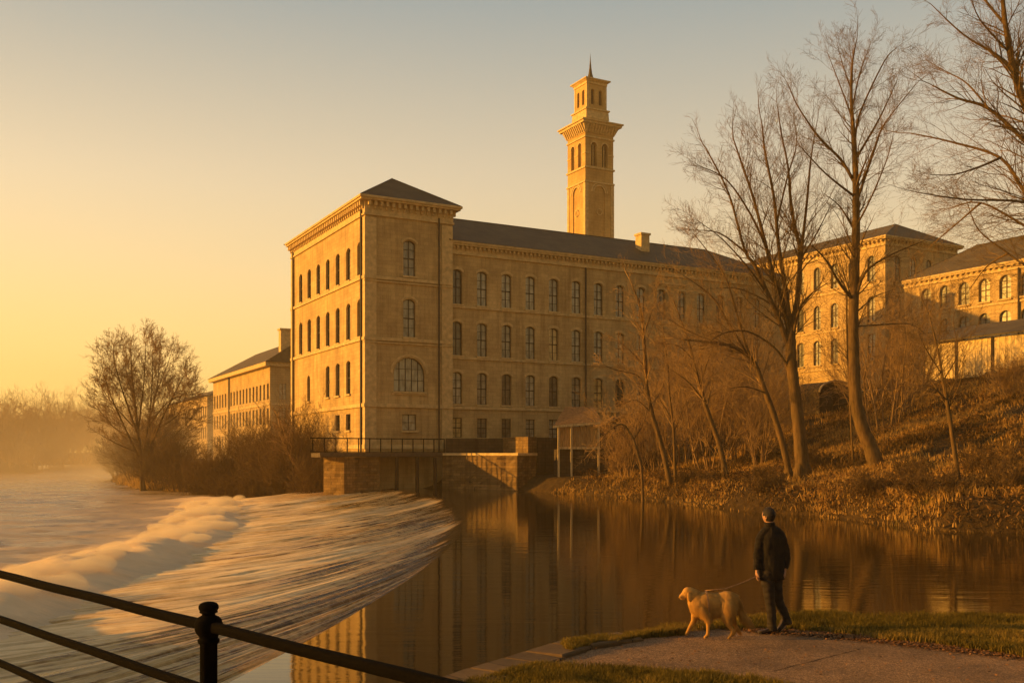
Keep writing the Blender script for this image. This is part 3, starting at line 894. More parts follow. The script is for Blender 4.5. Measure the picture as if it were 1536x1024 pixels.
# ---- far mills down the river
fm = empty('downstream_mill', ((405 - 768) / F * 170, 170, 0), ROT, 'long low mill with three window rows and stub chimney, left of the corner block', 'building')
f4 = []
for i in range(18):
    if i == 12: continue
    c = 1.4 + 2.48 * i
    for z in (12.3, 8.1, 3.9): f4.append((c, 1.15, z, z + 2.7, 0))
facade(fm, (0, 0, 0), 'left', 45, -1, 17.9, f4, M['stone_far'], sill=False, rows=3)
facade(fm, (0, 0, 0), 'front', 12, -1, 17.9, [(c, 1.2, z, z + 2.7, 0) for c in (2.2, 5.2, 8.2) for z in (12.3, 8.1)], M['stone_far'], sill=False, rows=3)
m = MB(); m.add([(0, 45, -1), (12, 45, -1), (12, 45, 17.9), (0, 45, 17.9)], [(0, 1, 2, 3)]); m.build('wall', M['stone_far'], fm)
m = MB(); m.box(-.9, 12, -.5, 0, 17.9, 18.6); m.box(-.9, 0, 0.001, 45.5, 17.9, 18.6); m.box(-.15, 12, -.15, 0, 11.3, 11.6); m.box(-.15, 0, .001, 45, 11.3, 11.6); m.build('cornice', M['stone_trim'], fm)
hip_roof(fm, 0, 12, 0, 45, 18.603, 23.0, 'y', .95, 1.5, 12)
m = MB(); m.box(2.2, 5.6, 1.2, 2.6, 19, 24.3); m.box(2.0, 5.8, 1.0, 2.8, 24.3, 24.6); m.build('chimney', M['stone_trim'], fm)
m = MB(); m.tube([(-.2, 29.8, 18), (-.2, 29.8, 0)], .16, 6); m.build('drainpipe', M['pipe'], fm)
f5 = empty('distant_mill', ((322 - 768) / F * 275, 275, 0), ROT, 'farthest pale mill range half hidden by the riverside tree', 'building')
facade(f5, (-2, 0, 0), 'left', 60, -1, 19.0, [(2 + 3.0 * i, 1.5, z, z + 3.2, 0) for i in range(19) for z in (13, 7.2)], M['stone_far'], sill=False, rows=3)
m = MB(); m.add([(-2, 0, -1), (12, 0, -1), (12, 0, 19), (-2, 0, 19)], [(0, 1, 2, 3)]); m.build('wall', M['stone_far'], f5)
hip_roof(f5, -2, 12, 0, 60, 19.0, 22.0, 'y', .8, 5, 20)

# ------------------------------------------------------------------ riverside structures
# deck in front of the corner block
dk = empty('river_deck', C0, ROT, 'dark deck on a rough stone pier under the corner block above the weir', 'deck')
m = MB(); m.box(-4.6, 6.1, -2.6, -.15, 2.62, 2.95); m.box(-4.7, 6.15, -2.75, -2.602, 2.7, 3.0); m.build('slab', M['deck'], dk)
def wallbox(pts, z0, z1, name, mat, parent, n=14, jit=.06):
    """rough masonry block on a plan polygon"""
    mb = MB(); r = random.Random(hash(name) % 97)
    P = [Vector((x, y, 0)) for x, y in pts]; k = len(P)
    nz = max(2, int((z1 - z0) / .3))
    for i in range(k):
        a, b2 = P[i], P[(i + 1) % k]; L = (b2 - a).length; m_ = max(1, int(L / .45)); nn = Vector(((b2 - a).y, -(b2 - a).x, 0)).normalized()
        grid = []
        for j in range(m_ + 1):
            col = []
            for q in range(nz + 1):
                d = 0 if j in (0, m_) or q == nz else r.uniform(-jit, jit)
                p = a.lerp(b2, j / m_) + nn * d; col.append((p.x, p.y, z0 + (z1 - z0) * q / nz))
            grid.append(col)
        for j in range(m_):
            for q in range(nz): mb.add([grid[j][q], grid[j + 1][q], grid[j + 1][q + 1], grid[j][q + 1]], [(0, 1, 2, 3)])
    mb.add([(p.x, p.y, z1) for p in P], [tuple(range(k))])
    return mb.build(name, mat, parent)
wallbox([(-3.6, -.2), (-2.6, -2.3), (.35, -2.35), (.35, -.2)], -2.2, 2.61, 'pier', M['rubble'], dk)
m = MB()
for x in (1.8, 3.6, 5.2): m.box(x - .12, x + .12, -2.5, -2.25, -1.5, 2.6)
m.build('support', M['dark_timber'], dk)
rl = empty('deck_railing', C0 + Vector((0, 0, 2.95)), ROT, 'thin black iron railing along the deck of the corner block', 'railing')
m = MB()
for z in (1.15,): m.tube([(-5.4, -2.5, z), (5.95, -2.5, z)], .045, 6)
m.tube([(-5.4, -2.5, .1), (5.95, -2.5, .1)], .03, 6); m.build('rail', M['iron'], rl)
for i in range(13):
    x = -5.2 + i * .93
    m = MB(); m.box(x - .035, x + .035, -2.535, -2.465, 0, 1.2); m.build('post', M['iron'], rl)
# retaining walls
rw = empty('retaining_wall', (0, 0, 0), 0, 'stone river wall with one face glowing orange, right of the deck', 'wall')
wallbox([(-5.75, 82.5), (-3.75, 81.9), (.40, 77.3), (1.9, 78.8), (-1.2, 84.8), (-5.9, 84.9)], -2.2, 2.75, 'masonry', M['rubble'], rw)
m = MB()
for a, b in (((-5.9, 82.35), (-3.72, 81.8)), ((-3.72, 81.8), (.45, 77.15)), ((.45, 77.15), (2.0, 78.7))):
    a = Vector((*a, 0)); b = Vector((*b, 0)); n = Vector(((b - a).y, -(b - a).x, 0)).normalized() * .28; q = [a + n * .0, b + n * .0, b - n, a - n]
    m.add([(p.x, p.y, z) for z in (2.76, 2.95) for p in q], [(0, 3, 2, 1), (4, 5, 6, 7), (0, 1, 5, 4), (1, 2, 6, 5), (2, 3, 7, 6), (3, 0, 4, 7)])
m.build('coping', M['stone_trim'], rw)
yw = empty('yard_wall', (0, 0, 0), 0, 'upper yard wall with a short lit stone block above the river wall', 'wall')
a = W(755, 680, 84); b = W(792, 680, 79.8)
wallbox([(a.x, a.y), (b.x, b.y), (b.x + .7, b.y + .8), (a.x + .5, a.y + .9)], 2.3, 4.25, 'lit_block', M['rubble'], yw, jit=.04)
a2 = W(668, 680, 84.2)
wallbox([(a2.x, a2.y), (a.x - .02, a.y + .6), (a.x - .02, a.y + .9), (a2.x, a2.y + .3)], 2.3, 4.2, 'wall', M['dark_stone_and_shade'], yw, jit=.02)  # shaded stretch: its shade is put into the darker stone colour
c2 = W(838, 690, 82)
wallbox([(b.x + .71, b.y + .5), (c2.x, c2.y), (c2.x, c2.y + .4), (b.x + .71, b.y + .95)], 1.4, 4.2, 'wall', M['dark_stone_and_shade'], yw, jit=.02)  # this wall's shade is painted in by the dark colour too

# open fronted shelter on posts and the dark hut beside it
sh = empty('river_shelter', W(864, 682, 79), R(6), 'small timber shelter on tall pale posts with tiled lean roof, beside the water', 'shelter')
m = MB(); m.add([(-2.0, -1.5, 2.15), (1.75, -1.5, 2.5), (1.75, 1.5, 3.75), (-.6, 1.5, 3.75), (-2.0, -1.5, 2.27), (1.75, -1.5, 2.62), (1.75, 1.5, 3.87), (-.6, 1.5, 3.87)],
              [(0, 1, 2, 3), (4, 5, 6, 7), (0, 1, 5, 4), (1, 2, 6, 5), (2, 3, 7, 6), (3, 0, 4, 7)]); m.build('roof', M['tile'], sh)
m = MB(); m.add([(-2.05, -1.56, 2.08), (1.8, -1.56, 2.43), (1.8, -1.56, 2.6), (-2.05, -1.56, 2.25), (-2.05, -1.5, 2.08), (1.8, -1.5, 2.43), (1.8, -1.5, 2.6), (-2.05, -1.5, 2.25)],
              [(0, 1, 2, 3), (4, 5, 6, 7), (0, 1, 5, 4), (1, 2, 6, 5), (2, 3, 7, 6), (3, 0, 4, 7)]); m.build('fascia', M['pale_timber'], sh)
for x, zt in ((-1.6, 2.1), (-.6, 2.2), (1.55, 2.4)):
    m = MB(); m.box(x - .07, x + .07, -1.47, -1.33, -2.2, zt); m.build('post', M['pale_timber'], sh)
m = MB(); m.box(-1.6, 1.55, -1.32, -1.22, .45, .62); m.build('rail', M['pale_timber'], sh)
m = MB()
for i in range(16): m.box(-1.58 + i * .2, -1.41 + i * .2, -1.15 - .015 * (i % 2), -1.1, .6, 2.2)
m.build('board_wall', M['timber'], sh)
m = MB(); m.box(-1.6, 1.6, -1.05, 1.3, -2.2, .45); m.build('base_wall', M['dark_stone_and_shade'], sh)
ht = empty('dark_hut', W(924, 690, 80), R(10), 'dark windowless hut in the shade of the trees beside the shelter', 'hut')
m = MB(); m.box(-1.7, 2.1, -1.2, 1.8, -1.6, 2.6); m.add([(-1.7, -1.2, 2.6), (2.1, -1.2, 2.6), (.2, -1.2, 3.5), (-1.7, 1.8, 2.6), (2.1, 1.8, 2.6), (.2, 1.8, 3.5)], [(0, 1, 2), (3, 5, 4)]); m.build('wall', M['dark_stone_and_shade'], ht)
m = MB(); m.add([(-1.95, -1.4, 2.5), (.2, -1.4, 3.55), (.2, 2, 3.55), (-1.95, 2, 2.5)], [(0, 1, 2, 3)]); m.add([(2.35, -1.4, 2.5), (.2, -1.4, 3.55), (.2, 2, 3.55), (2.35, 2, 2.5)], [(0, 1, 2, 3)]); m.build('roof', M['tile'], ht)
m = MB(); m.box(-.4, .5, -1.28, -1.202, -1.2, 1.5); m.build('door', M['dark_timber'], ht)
# ------------------------------------------------------------------ trees
def _rnd(r, s): return (r.uniform(-s, s), r.uniform(-s, s), r.uniform(-s, s))


def _norm(v):
    l = math.sqrt(v[0] ** 2 + v[1] ** 2 + v[2] ** 2) or 1e-9
    return (v[0] / l, v[1] / l, v[2] / l)


def _side(d, r, ang, flat=0.0):
    """unit vector at angle ang from d, random roll"""
    a = _norm((d[1] - d[2] + .01, d[2] - d[0], d[0] - d[1] + .02)); 
    b = _norm((d[1] * a[2] - d[2] * a[1], d[2] * a[0] - d[0] * a[2], d[0] * a[1] - d[1] * a[0]))
    a = (b[1] * d[2] - b[2] * d[1], b[2] * d[0] - b[0] * d[2], b[0] * d[1] - b[1] * d[0])
    t = r.uniform(0, 2 * math.pi); c, s = math.cos(t), math.sin(t)
    q = tuple(a[i] * c + b[i] * s for i in range(3))
    return _norm(tuple(d[i] * math.cos(ang) + q[i] * math.sin(ang) for i in range(3)))


def grow(segs, p, d, L, r0, lvl, mx, cfg, r):
    n = 4 if lvl < mx else 3
    st = L / n
    for i in range(n):
        w = cfg['wig'] * (1 + .4 * lvl)
        d = _norm((d[0] + r.uniform(-w, w), d[1] + r.uniform(-w, w), d[2] + r.uniform(-w, w) + cfg['up'] * (1 if lvl < mx else 1.4)))
        q = (p[0] + d[0] * st, p[1] + d[1] * st, p[2] + d[2] * st)
        ra = max(cfg['rm'], r0 * (1 - .85 * i / n)); rb = max(cfg['rm'] * .8, r0 * (1 - .85 * (i + 1) / n))
        segs.append((*p, *q, ra, rb)); p = q
        if lvl < mx:
            k = cfg['kids'][min(lvl, len(cfg['kids']) - 1)] / n
            k = int(k) + (r.random() < k - int(k))
            for _ in range(k):
                f = (i + r.random()) / n
                grow(segs, p, _side(d, r, r.uniform(*cfg['ang'])), L * r.uniform(*cfg['lr']) * (1.15 - .5 * f), max(cfg['rm'], rb * .65), lvl + 1, mx, cfg, r)


def smooth_poly(pts, n=4):
    """Catmull-Rom through (Vector, radius)"""
    out = []
    m = len(pts)
    for i in range(m - 1):
        p0, p1, p2, p3 = pts[max(i - 1, 0)], pts[i], pts[i + 1], pts[min(i + 2, m - 1)]
        for j in range(n):
            t = j / n
            f = lambda a, b, c, d: .5 * ((2 * b) + (-a + c) * t + (2 * a - 5 * b + 4 * c - d) * t * t + (-a + 3 * b - 3 * c + d) * t ** 3)
            out.append((Vector([f(p0[0][k], p1[0][k], p2[0][k], p3[0][k]) for k in range(3)]), p1[1] + (p2[1] - p1[1]) * t))
    out.append(pts[-1]); return out


def seg_mesh(name, segs, mat, parent, sides=3):
    A = np.array(segs, float); n = len(A)
    p0, p1, ra, rb = A[:, :3], A[:, 3:6], A[:, 6], A[:, 7]
    d = p1 - p0; d /= np.maximum(np.linalg.norm(d, axis=1, keepdims=True), 1e-9)
    ref = np.where(np.abs(d[:, 2:3]) > .9, np.array([[1., 0, 0]]), np.array([[0, 0, 1.]]))
    a = np.cross(d, ref); a /= np.maximum(np.linalg.norm(a, axis=1, keepdims=True), 1e-9); b = np.cross(d, a)
    V = np.empty((n, 2 * sides, 3))
    for k in range(sides):
        t = 2 * math.pi * k / sides
        o = a * math.cos(t) + b * math.sin(t)
        V[:, k] = p0 + o * ra[:, None]; V[:, sides + k] = p1 + o * rb[:, None]
    base = (np.arange(n) * 2 * sides)[:, None]
    fs = [np.concatenate([base + k, base + (k + 1) % sides, base + sides + (k + 1) % sides, base + sides + k], 1) for k in range(sides)]
    return np_mesh(name, V.reshape(-1, 3), np.concatenate(fs, 0), mat, parent)


def tree(label, Y, trunk, limbs, seed, cfg=None, group=None, name='bare_tree', mat=None, tmat=None, depth=3.0, trunk_kids=6, den=1.0, cat='tree', sink=.5):
    """trunk/limbs: (px, py, width px) traced, turned into world points at distance Y; limbs also lean in depth"""
    r = random.Random(seed)
    c = dict(wig=.15, up=.05, kids=(7, 6, 5), ang=(.4, .85), lr=(.40, .66), rm=.0044 * Y / 50, mx=3); c.update(cfg or {})
    T = [(W(x, y, Y), .74 * w / F * Y / 2) for x, y, w in trunk]
    bx, by = T[0][0].x, T[0][0].y
    base = Vector((bx, by, min(T[0][0].z, gz(bx, by))))
    root = empty(name, base, 0, label, cat, group)
    T = [(p - base, w) for p, w in T]
    T[0] = (Vector((T[0][0].x, T[0][0].y, -sink)), T[0][1])
    tp = smooth_poly(T, 5)
    mb = MB(); mb.tube([p for p, _ in tp], [max(w, .004) * (1 + .05 * math.sin(i * 2.1)) for i, (_, w) in enumerate(tp)], 12)
    # root flare
    for k in range(5):
        a = k * 1.257 + r.random(); w0 = T[0][1]
        q = T[1][0]; mb.tube([T[0][0].lerp(q, .75), T[0][0].lerp(q, .4) + Vector((math.cos(a), math.sin(a), 0)) * w0 * .7, T[0][0].lerp(q, .1) + Vector((math.cos(a), math.sin(a), 0)) * w0 * 1.5], [w0 * .5, w0 * .5, w0 * .25], 6)
    mb.build('trunk', tmat or M['bark'], root, True)
    segs = []
    chains = [(tp, trunk_kids, .35)]
    for li_, lm in enumerate(limbs):
        dy = r.uniform(-1, 1) * depth; m_ = len(lm)
        w0 = lm[0][2]
        P = []
        for i, q in enumerate(lm):
            t = i / (m_ - 1); yy = Y + dy * t; w = q[2] if len(q) > 2 else w0 * (1 - .8 * t)
            P.append((W(q[0], q[1], yy) - base, .68 * w / F * Y / 2))
        P = smooth_poly(P, 4)
        mb = MB(); mb.tube([p for p, _ in P], [max(w, .004) for _, w in P], 8); mb.build('limb', tmat or M['bark'], root, True)
        chains.append((P, 9, .12))
    for P, kids, f0 in chains:
        L = sum((b[0] - a[0]).length for a, b in zip(P, P[1:]))
        nk = int(kids * den * max(1, L / 4.0))
        for _ in range(nk):
            f = r.uniform(f0, .99); i = min(int(f * (len(P) - 1)), len(P) - 2)
            d = _norm(tuple(P[i + 1][0] - P[i][0])); p = tuple(P[i][0].lerp(P[i + 1][0], r.random()))
            ll = min(L * .42, 3.6) * (1.15 - .75 * f) * r.uniform(.6, 1.2)
            grow(segs, p, _side(d, r, r.uniform(*c['ang'])), max(ll, .7), max(min(P[i][1] * .34, .05), c['rm']), 1, c['mx'], c, r)
        grow(segs, tuple(P[-1][0]), _norm(tuple(P[-1][0] - P[-2][0])), min(L * .25, 1.8), max(P[-1][1], c['rm']), 1, c['mx'], c, r)
    seg_mesh('twigs', segs, mat or M['twig'], root)
    return root


def bush(label, x, y, h, wdt, seed, stems=14, mat=None, group='leafless thicket bushes', rm=.012, mx=3, name='thicket_bush', zoff=0, cat='bush', kids=(6, 4, 3)):
    r = random.Random(seed); z = gz(x, y) - .3 + zoff
    root = empty(name, (x, y, z), 0, label, cat, group)
    segs = []; c = dict(wig=.2, up=.10, kids=kids, ang=(.4, .9), lr=(.38, .65), rm=rm, mx=mx)
    for i in range(stems):
        a = r.uniform(0, 6.283); q = r.uniform(0, 1) ** .6
        d = _norm((math.cos(a) * q * wdt / h * .9, math.sin(a) * q * wdt / h * .9, 1))
        p = (math.cos(a) * q * wdt * .25, math.sin(a) * q * wdt * .25, 0)
        grow(segs, p, d, h * r.uniform(.65, 1.0), .035 * h / 4 + rm, 0, mx, c, r)
    seg_mesh('branches', segs, mat or M['twig'], root)
    return root


tree('tall slender bare tree with curved trunk, right one of the two tallest on the bank', 52,
     [(1322, 706, 34), (1306, 672, 29), (1293, 640, 26), (1284, 600, 24), (1281, 540, 22), (1280, 480, 20), (1282, 420, 18), (1284, 360, 16), (1284, 300, 14), (1283, 250, 12), (1280, 200, 9), (1277, 150, 6), (1278, 100, 4), (1284, 65, 2)],
     [[(1278, 267, 8), (1260, 238), (1230, 208), (1197, 160), (1182, 126)], [(1282, 295, 6), (1238, 260), (1200, 219)], [(1284, 238, 6), (1319, 178), (1345, 122)],
      [(1282, 215, 6), (1290, 170), (1326, 93), (1345, 72)], [(1280, 182, 5), (1265, 141), (1240, 76)], [(1286, 300, 7), (1312, 223), (1327, 186), (1371, 130)],
      [(1282, 457, 8), (1297, 410), (1335, 383), (1394, 358)], [(1280, 450, 8), (1259, 424), (1238, 389), (1215, 366)], [(1283, 490, 4), (1318, 487), (1365, 486), (1387, 500)],
      [(1283, 470, 4), (1312, 445), (1337, 436)], [(1284, 340, 5), (1305, 300), (1330, 240), (1340, 200)], [(1284, 350, 5), (1260, 310), (1235, 290)], [(1279, 160, 4), (1290, 110), (1308, 60)], [(1278, 140, 3), (1262, 90), (1255, 62)]], 11, den=1.25)
tree('many stemmed bare tree forking low, left one of the two tallest on the bank', 54,
     [(1206, 702, 30), (1200, 660, 26), (1196, 620, 24), (1190, 570, 22), (1187, 540, 22), (1186, 512, 21), (1188, 488, 14), (1196, 450, 11), (1200, 377, 9), (1193, 345, 7), (1186, 300, 6), (1182, 250, 4), (1172, 200, 3), (1167, 165, 2)],
     [[(1184, 522, 13), (1171, 486), (1159, 457), (1132, 398), (1117, 375), (1093, 290), (1059, 223)], [(1186, 505, 13), (1174, 457), (1159, 410), (1148, 365), (1130, 297), (1111, 241), (1100, 208)],
      [(1187, 495, 12), (1177, 427), (1168, 369), (1161, 297), (1148, 230), (1143, 186)], [(1190, 505, 8), (1197, 470), (1212, 445), (1240, 425)], [(1199, 420, 9), (1203, 370), (1211, 297), (1216, 241), (1224, 190)],
      [(1184, 552, 6), (1160, 520), (1121, 497), (1085, 500), (1062, 515)], [(1178, 480, 6), (1160, 458), (1112, 434), (1080, 432)], [(1150, 440, 5), (1125, 405), (1085, 360), (1045, 330)],
      [(1150, 372, 6), (1125, 320), (1090, 270), (1052, 250)], [(1164, 340, 5), (1180, 270), (1195, 215), (1190, 175)], [(1120, 380, 5), (1080, 350), (1040, 345)], [(1200, 390, 5), (1225, 350), (1245, 310)]], 23, den=1.2)
tree('thin dark tree leaning far left from beside the low forking tree', 55,
     [(1189, 704, 14), (1175, 670, 13), (1160, 620, 12), (1145, 580, 11), (1130, 543, 9), (1100, 520, 7), (1060, 513, 5), (1022, 509, 3)],
     [[(1132, 548, 6), (1120, 520), (1105, 470), (1088, 415), (1060, 375), (1040, 350)], [(1120, 530, 6), (1090, 480), (1072, 450), (1050, 430), (1020, 410)], [(1105, 522, 4), (1080, 498), (1058, 505)], [(1150, 590, 4), (1120, 580), (1095, 583)],
      [(1080, 515, 4), (1040, 500), (1005, 480), (985, 462)]], 31, depth=2, den=1.5, mat=M['twig_gold'])
tree('slim leaning tree at the water edge in front of the long wing', 62,
     [(1010, 742, 13), (1000, 700, 11), (990, 660, 10), (978, 620, 9), (970, 580, 8), (968, 540, 7), (965, 500, 6), (960, 460, 4), (948, 428, 2.5)],
     [[(967, 549, 4), (943, 524), (921, 508)], [(970, 579, 4), (954, 562), (921, 554), (905, 546)], [(978, 620, 3), (955, 600), (935, 606)], [(966, 500, 3), (980, 460), (985, 430)]], 41, depth=2, den=1.3, mat=M['twig_gold'])
tree('thin upright sapling just right of the slim leaning tree', 62.5,
     [(1014, 738, 7), (1012, 690, 6), (1010, 640, 5), (1004, 590, 4), (1002, 550, 3), (995, 500, 2)], [[(1010, 650, 3), (1022, 620), (1030, 600)], [(1008, 630, 3), (990, 600), (975, 590)]], 42, depth=1.5, den=1.4, mat=M['twig_gold'])
tree('small pale tree arching left out over the water', 60.5,
     [(966, 756, 5), (963, 715, 6), (957, 682, 6), (948, 655, 5), (935, 637, 4), (920, 640, 3), (904, 656, 2)], [[(957, 682, 3), (955, 645), (950, 612)], [(950, 660, 3), (965, 635), (972, 610)]], 43, depth=1, den=.7, mat=M['twig_gold'], sink=1)
tree('narrow tree leaning left midway along the bank', 60,
     [(1092, 712, 12), (1080, 670, 11), (1066, 630, 10), (1056, 600, 8), (1045, 560, 6), (1035, 520, 5), (1025, 490, 3), (1010, 450, 2)],
     [[(1058, 604, 4), (1035, 575), (1008, 555)], [(1050, 580, 4), (1062, 540), (1078, 500)], [(1040, 540, 3), (1020, 520), (995, 515)]], 44, depth=2, den=1.5, mat=M['twig_gold'])
tree('spindly crooked young tree low on the bank at the right', 42,
     [(1442, 742, 11), (1435, 700, 10), (1428, 650, 9), (1422, 610, 8), (1416, 580, 6), (1408, 530, 4), (1398, 490, 3)],
     [[(1420, 600, 4), (1398, 580), (1380, 578)], [(1424, 610, 4), (1440, 575), (1446, 540)], [(1412, 560, 3), (1390, 525), (1378, 500)], [(1415, 570, 3), (1436, 530), (1430, 480), (1440, 450)]], 45, depth=1.5, den=.8)
tree('dark straight sapling close behind the tall curved tree', 56,
     [(1280, 640, 4), (1275, 600, 4), (1272, 540, 4), (1270, 480, 4), (1269, 435, 3.5), (1255, 410, 2)], [[(1272, 540, 2), (1255, 520), (1240, 520)]], 46, depth=1, den=.5)
tree('thick limbed spreading tree filling the upper right corner', 40,
     [(1700, 770, 60), (1684, 650, 50), (1667, 520, 44), (1650, 420, 38), (1622, 330, 31), (1590, 260, 25), (1560, 200, 21), (1536, 152, 17), (1520, 104, 13), (1508, 37, 10), (1500, -40, 7), (1488, -120, 4)],
     [[(1590, 262, 13), (1536, 210), (1483, 163), (1438, 148), (1398, 128)], [(1625, 340, 13), (1575, 320), (1536, 286), (1501, 237), (1427, 213), (1366, 200)], [(1640, 390, 9), (1580, 325), (1536, 303), (1445, 299), (1373, 288)],
      [(1650, 425, 10), (1590, 370), (1536, 338), (1471, 304), (1425, 312)], [(1655, 455, 8), (1590, 420), (1536, 396), (1512, 380), (1468, 345), (1451, 304)], [(1520, 104, 8), (1494, 82), (1445, 52), (1397, 7)], [(1510, 40, 7), (1470, -10), (1440, -60)],
      [(1536, 152, 7), (1560, 90), (1570, 20), (1560, -60)], [(1500, 237, 6), (1470, 250), (1430, 262), (1395, 262)], [(1483, 163, 5), (1450, 125), (1420, 108), (1392, 92)], [(1515, 80, 5), (1470, 30), (1455, -10)],
      [(1470, 305, 5), (1430, 340), (1395, 370)], [(1512, 380, 5), (1480, 400), (1450, 440)], [(1590, 265, 8), (1600, 200), (1605, 120)]], 51, depth=5, den=1.5, cfg=dict(up=.02))
# dead trunk propped on the mill bank, left
tree('leaning dead trunk with pale broken foot on the mill bank, beside the pier', 89, [(470, 742, 12), (455, 715, 11), (440, 690, 10), (428, 668, 8), (420, 640, 5)], [[(440, 690, 4), (430, 650), (436, 620)]], 61, depth=1, den=.8, mat=M['twig_gold'])
# big riverside tree on the left
tree('broad crowned misty tree standing on the river bank, left of the distant mills', 112,
     [(214, 735, 11), (211, 690, 8), (206, 640, 6), (202, 600, 4.5), (198, 560, 3), (196, 522, 1.5)],
     [[(212, 700, 6), (222, 640), (236, 580), (240, 520)], [(213, 705, 5), (240, 635), (262, 590), (280, 555)], [(210, 690, 5), (182, 630), (165, 590), (152, 548)], [(206, 650, 4), (185, 590), (172, 545), (170, 520)], [(208, 640, 4), (216, 570), (219, 508)],
      [(222, 640, 4), (255, 600), (292, 590)], [(205, 660, 4), (170, 640), (142, 605)], [(216, 700, 4), (255, 660), (290, 625)], [(204, 610, 3), (190, 560), (185, 515)], [(230, 600, 3), (250, 550), (258, 525)], [(208, 680, 3), (175, 665), (148, 650)],
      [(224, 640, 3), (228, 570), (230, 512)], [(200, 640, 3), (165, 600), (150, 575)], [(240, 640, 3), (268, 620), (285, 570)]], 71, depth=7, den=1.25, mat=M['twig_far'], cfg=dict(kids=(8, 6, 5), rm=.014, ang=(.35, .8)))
# thicket along the foot of the left mill
BL = [(300, 735, 103, 4.2, 'low thicket at the left end of the mill bank'), (335, 733, 101, 5.5, 'rounded thicket under the distant mill chimney side'), (372, 732, 99, 6.5, 'dense brown thicket below the downstream mill windows'),
      (405, 730, 97, 7.2, 'tall brown thicket before the shaded gable of the downstream mill'), (438, 735, 92, 5.5, 'scrub at the foot of the corner block, left side'), (455, 700, 91, 8.0, 'tall wispy shrub rising against the sunlit corner block wall'),
      (268, 732, 108, 4.6, 'brushwood beside the broad misty tree'), (482, 735, 87.5, 4.4, 'scrub tucked against the deck pier'), (205, 728, 128, 5.5, 'dark scrub behind the foot of the broad misty tree'), (188, 722, 146, 5.5, 'far dark scrub left of the broad misty tree'), (240, 730, 124, 6.5, 'tall scrub between the misty tree and the distant mills'), (175, 715, 168, 5.0, 'farthest scrub on the bend of the mill bank'), (388, 742, 95, 3.6, 'low reeds like brush on the river edge'), (235, 735, 112, 4.4, 'brush at the foot of the broad misty tree'), (350, 742, 98, 3.8, 'low brush at the waterline under the thicket')]
for i, (px, py, Y, h, lab) in enumerate(BL):
    x = (px - 768) / F * Y
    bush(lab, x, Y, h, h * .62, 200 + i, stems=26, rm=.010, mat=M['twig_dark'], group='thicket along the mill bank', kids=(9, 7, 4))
# bushes and twiggy scrub on the near side bank
BR = [(945, 70, 4.4, 'golden scrub behind the arching water side tree'), (985, 70, 6.0, 'high feathery scrub against the long wing, behind the slim leaning tree'),
      (1035, 72, 8.5, 'highest feathery scrub in front of the last wing windows'), (1065, 68, 7.5, 'feathery scrub behind the narrow leaning tree'), (1105, 72, 8.0, 'feathery scrub left of the low forking tree'), (1145, 66, 6.0, 'scrub between the thin dark tree and the forking tree'),
      (1170, 78, 5.0, 'scrub under the east block, left part'), (1330, 66, 8.5, 'twiggy bush hiding the corner of the east block'), (1362, 70, 8.5, 'twiggy bush left of the pale shed'), (1300, 74, 6, 'bush at the foot of the east block, right of the tall curved tree'), (1362, 76, 4.0, 'low bush at the left end of the pale plank wall'), (1506, 60, 2.6, 'low bush before the right end of the pale plank wall'),
      (925, 75.5, 1.8, 'low bramble at the feet of the shelter posts'), (1015, 80, 9, 'rear scrub against the far windows of the wing'), (1085, 84, 10, 'rear scrub where the long wing meets the link range'), (1130, 88, 8, 'rear scrub below the link range')]
for i, (px, Y, h, lab) in enumerate(BR):
    x = (px - 768) / F * Y
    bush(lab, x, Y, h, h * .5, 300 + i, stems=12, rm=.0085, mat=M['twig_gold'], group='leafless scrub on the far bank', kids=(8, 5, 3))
# low dark brambles on the slope
BB = [(1150, 51, 'dark bramble at the water edge below the low forking tree'), (1375, 48, 'dark bramble left of the spindly crooked tree'), (1405, 40, 'dark bramble at the water edge below the spindly crooked tree'), (1480, 44, 'dark bramble right of the spindly crooked tree'),
      (1050, 60, 'dark bramble between the narrow leaning tree and the upright sapling'), (1520, 38.5, 'dark bramble overhanging the water at the right edge'), (1220, 58, 'dark bramble between the two tallest trees'), (1310, 44.5, 'dark bramble on the shore right of the walking person')]
for i, (px, Y, lab) in enumerate(BB):
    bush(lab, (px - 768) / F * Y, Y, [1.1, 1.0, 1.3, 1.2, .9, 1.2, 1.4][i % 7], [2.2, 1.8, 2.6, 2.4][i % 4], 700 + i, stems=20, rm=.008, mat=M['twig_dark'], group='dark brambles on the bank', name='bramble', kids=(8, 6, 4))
# far trees
FT = ['rounded bare tree', 'tall bare tree', 'small bare tree', 'wide bare tree', 'ragged bare tree']
k = 0
FX = [(-14, 300), (6, 292), (22, 315), (38, 300), (55, 310), (70, 305), (84, 318), (98, 325), (112, 425), (124, 400), (138, 440), (152, 415), (168, 430), (186, 455), (204, 420), (222, 440), (262, 330), (244, 350), (90, 440), (46, 430), (14, 410)]
ORD = ['leftmost', 'second', 'third', 'fourth', 'fifth', 'sixth', 'seventh', 'eighth', 'ninth', 'tenth', 'eleventh', 'twelfth', 'thirteenth', 'fourteenth', 'fifteenth', 'sixteenth', 'seventeenth', 'eighteenth', 'nineteenth', 'twentieth', 'twenty first']
order = sorted(range(len(FX)), key=lambda i: FX[i][0])
for i, (px, Y) in enumerate(FX):
    x = (px - 768) / F * Y; h = [15, 17, 13, 20, 15, 13, 16, 18, 22, 20, 17, 21, 18, 17, 16, 17, 14, 13, 18, 20, 21][i]
    bush('hazy bare tree on the skyline beyond the river, %s from the left' % ORD[order.index(i)], x, Y, h, h * .55, 400 + i, stems=8, rm=.028, mat=M['twig_far'], group='trees beyond the river', name='distant_tree', cat='tree', kids=(10, 7, 4))
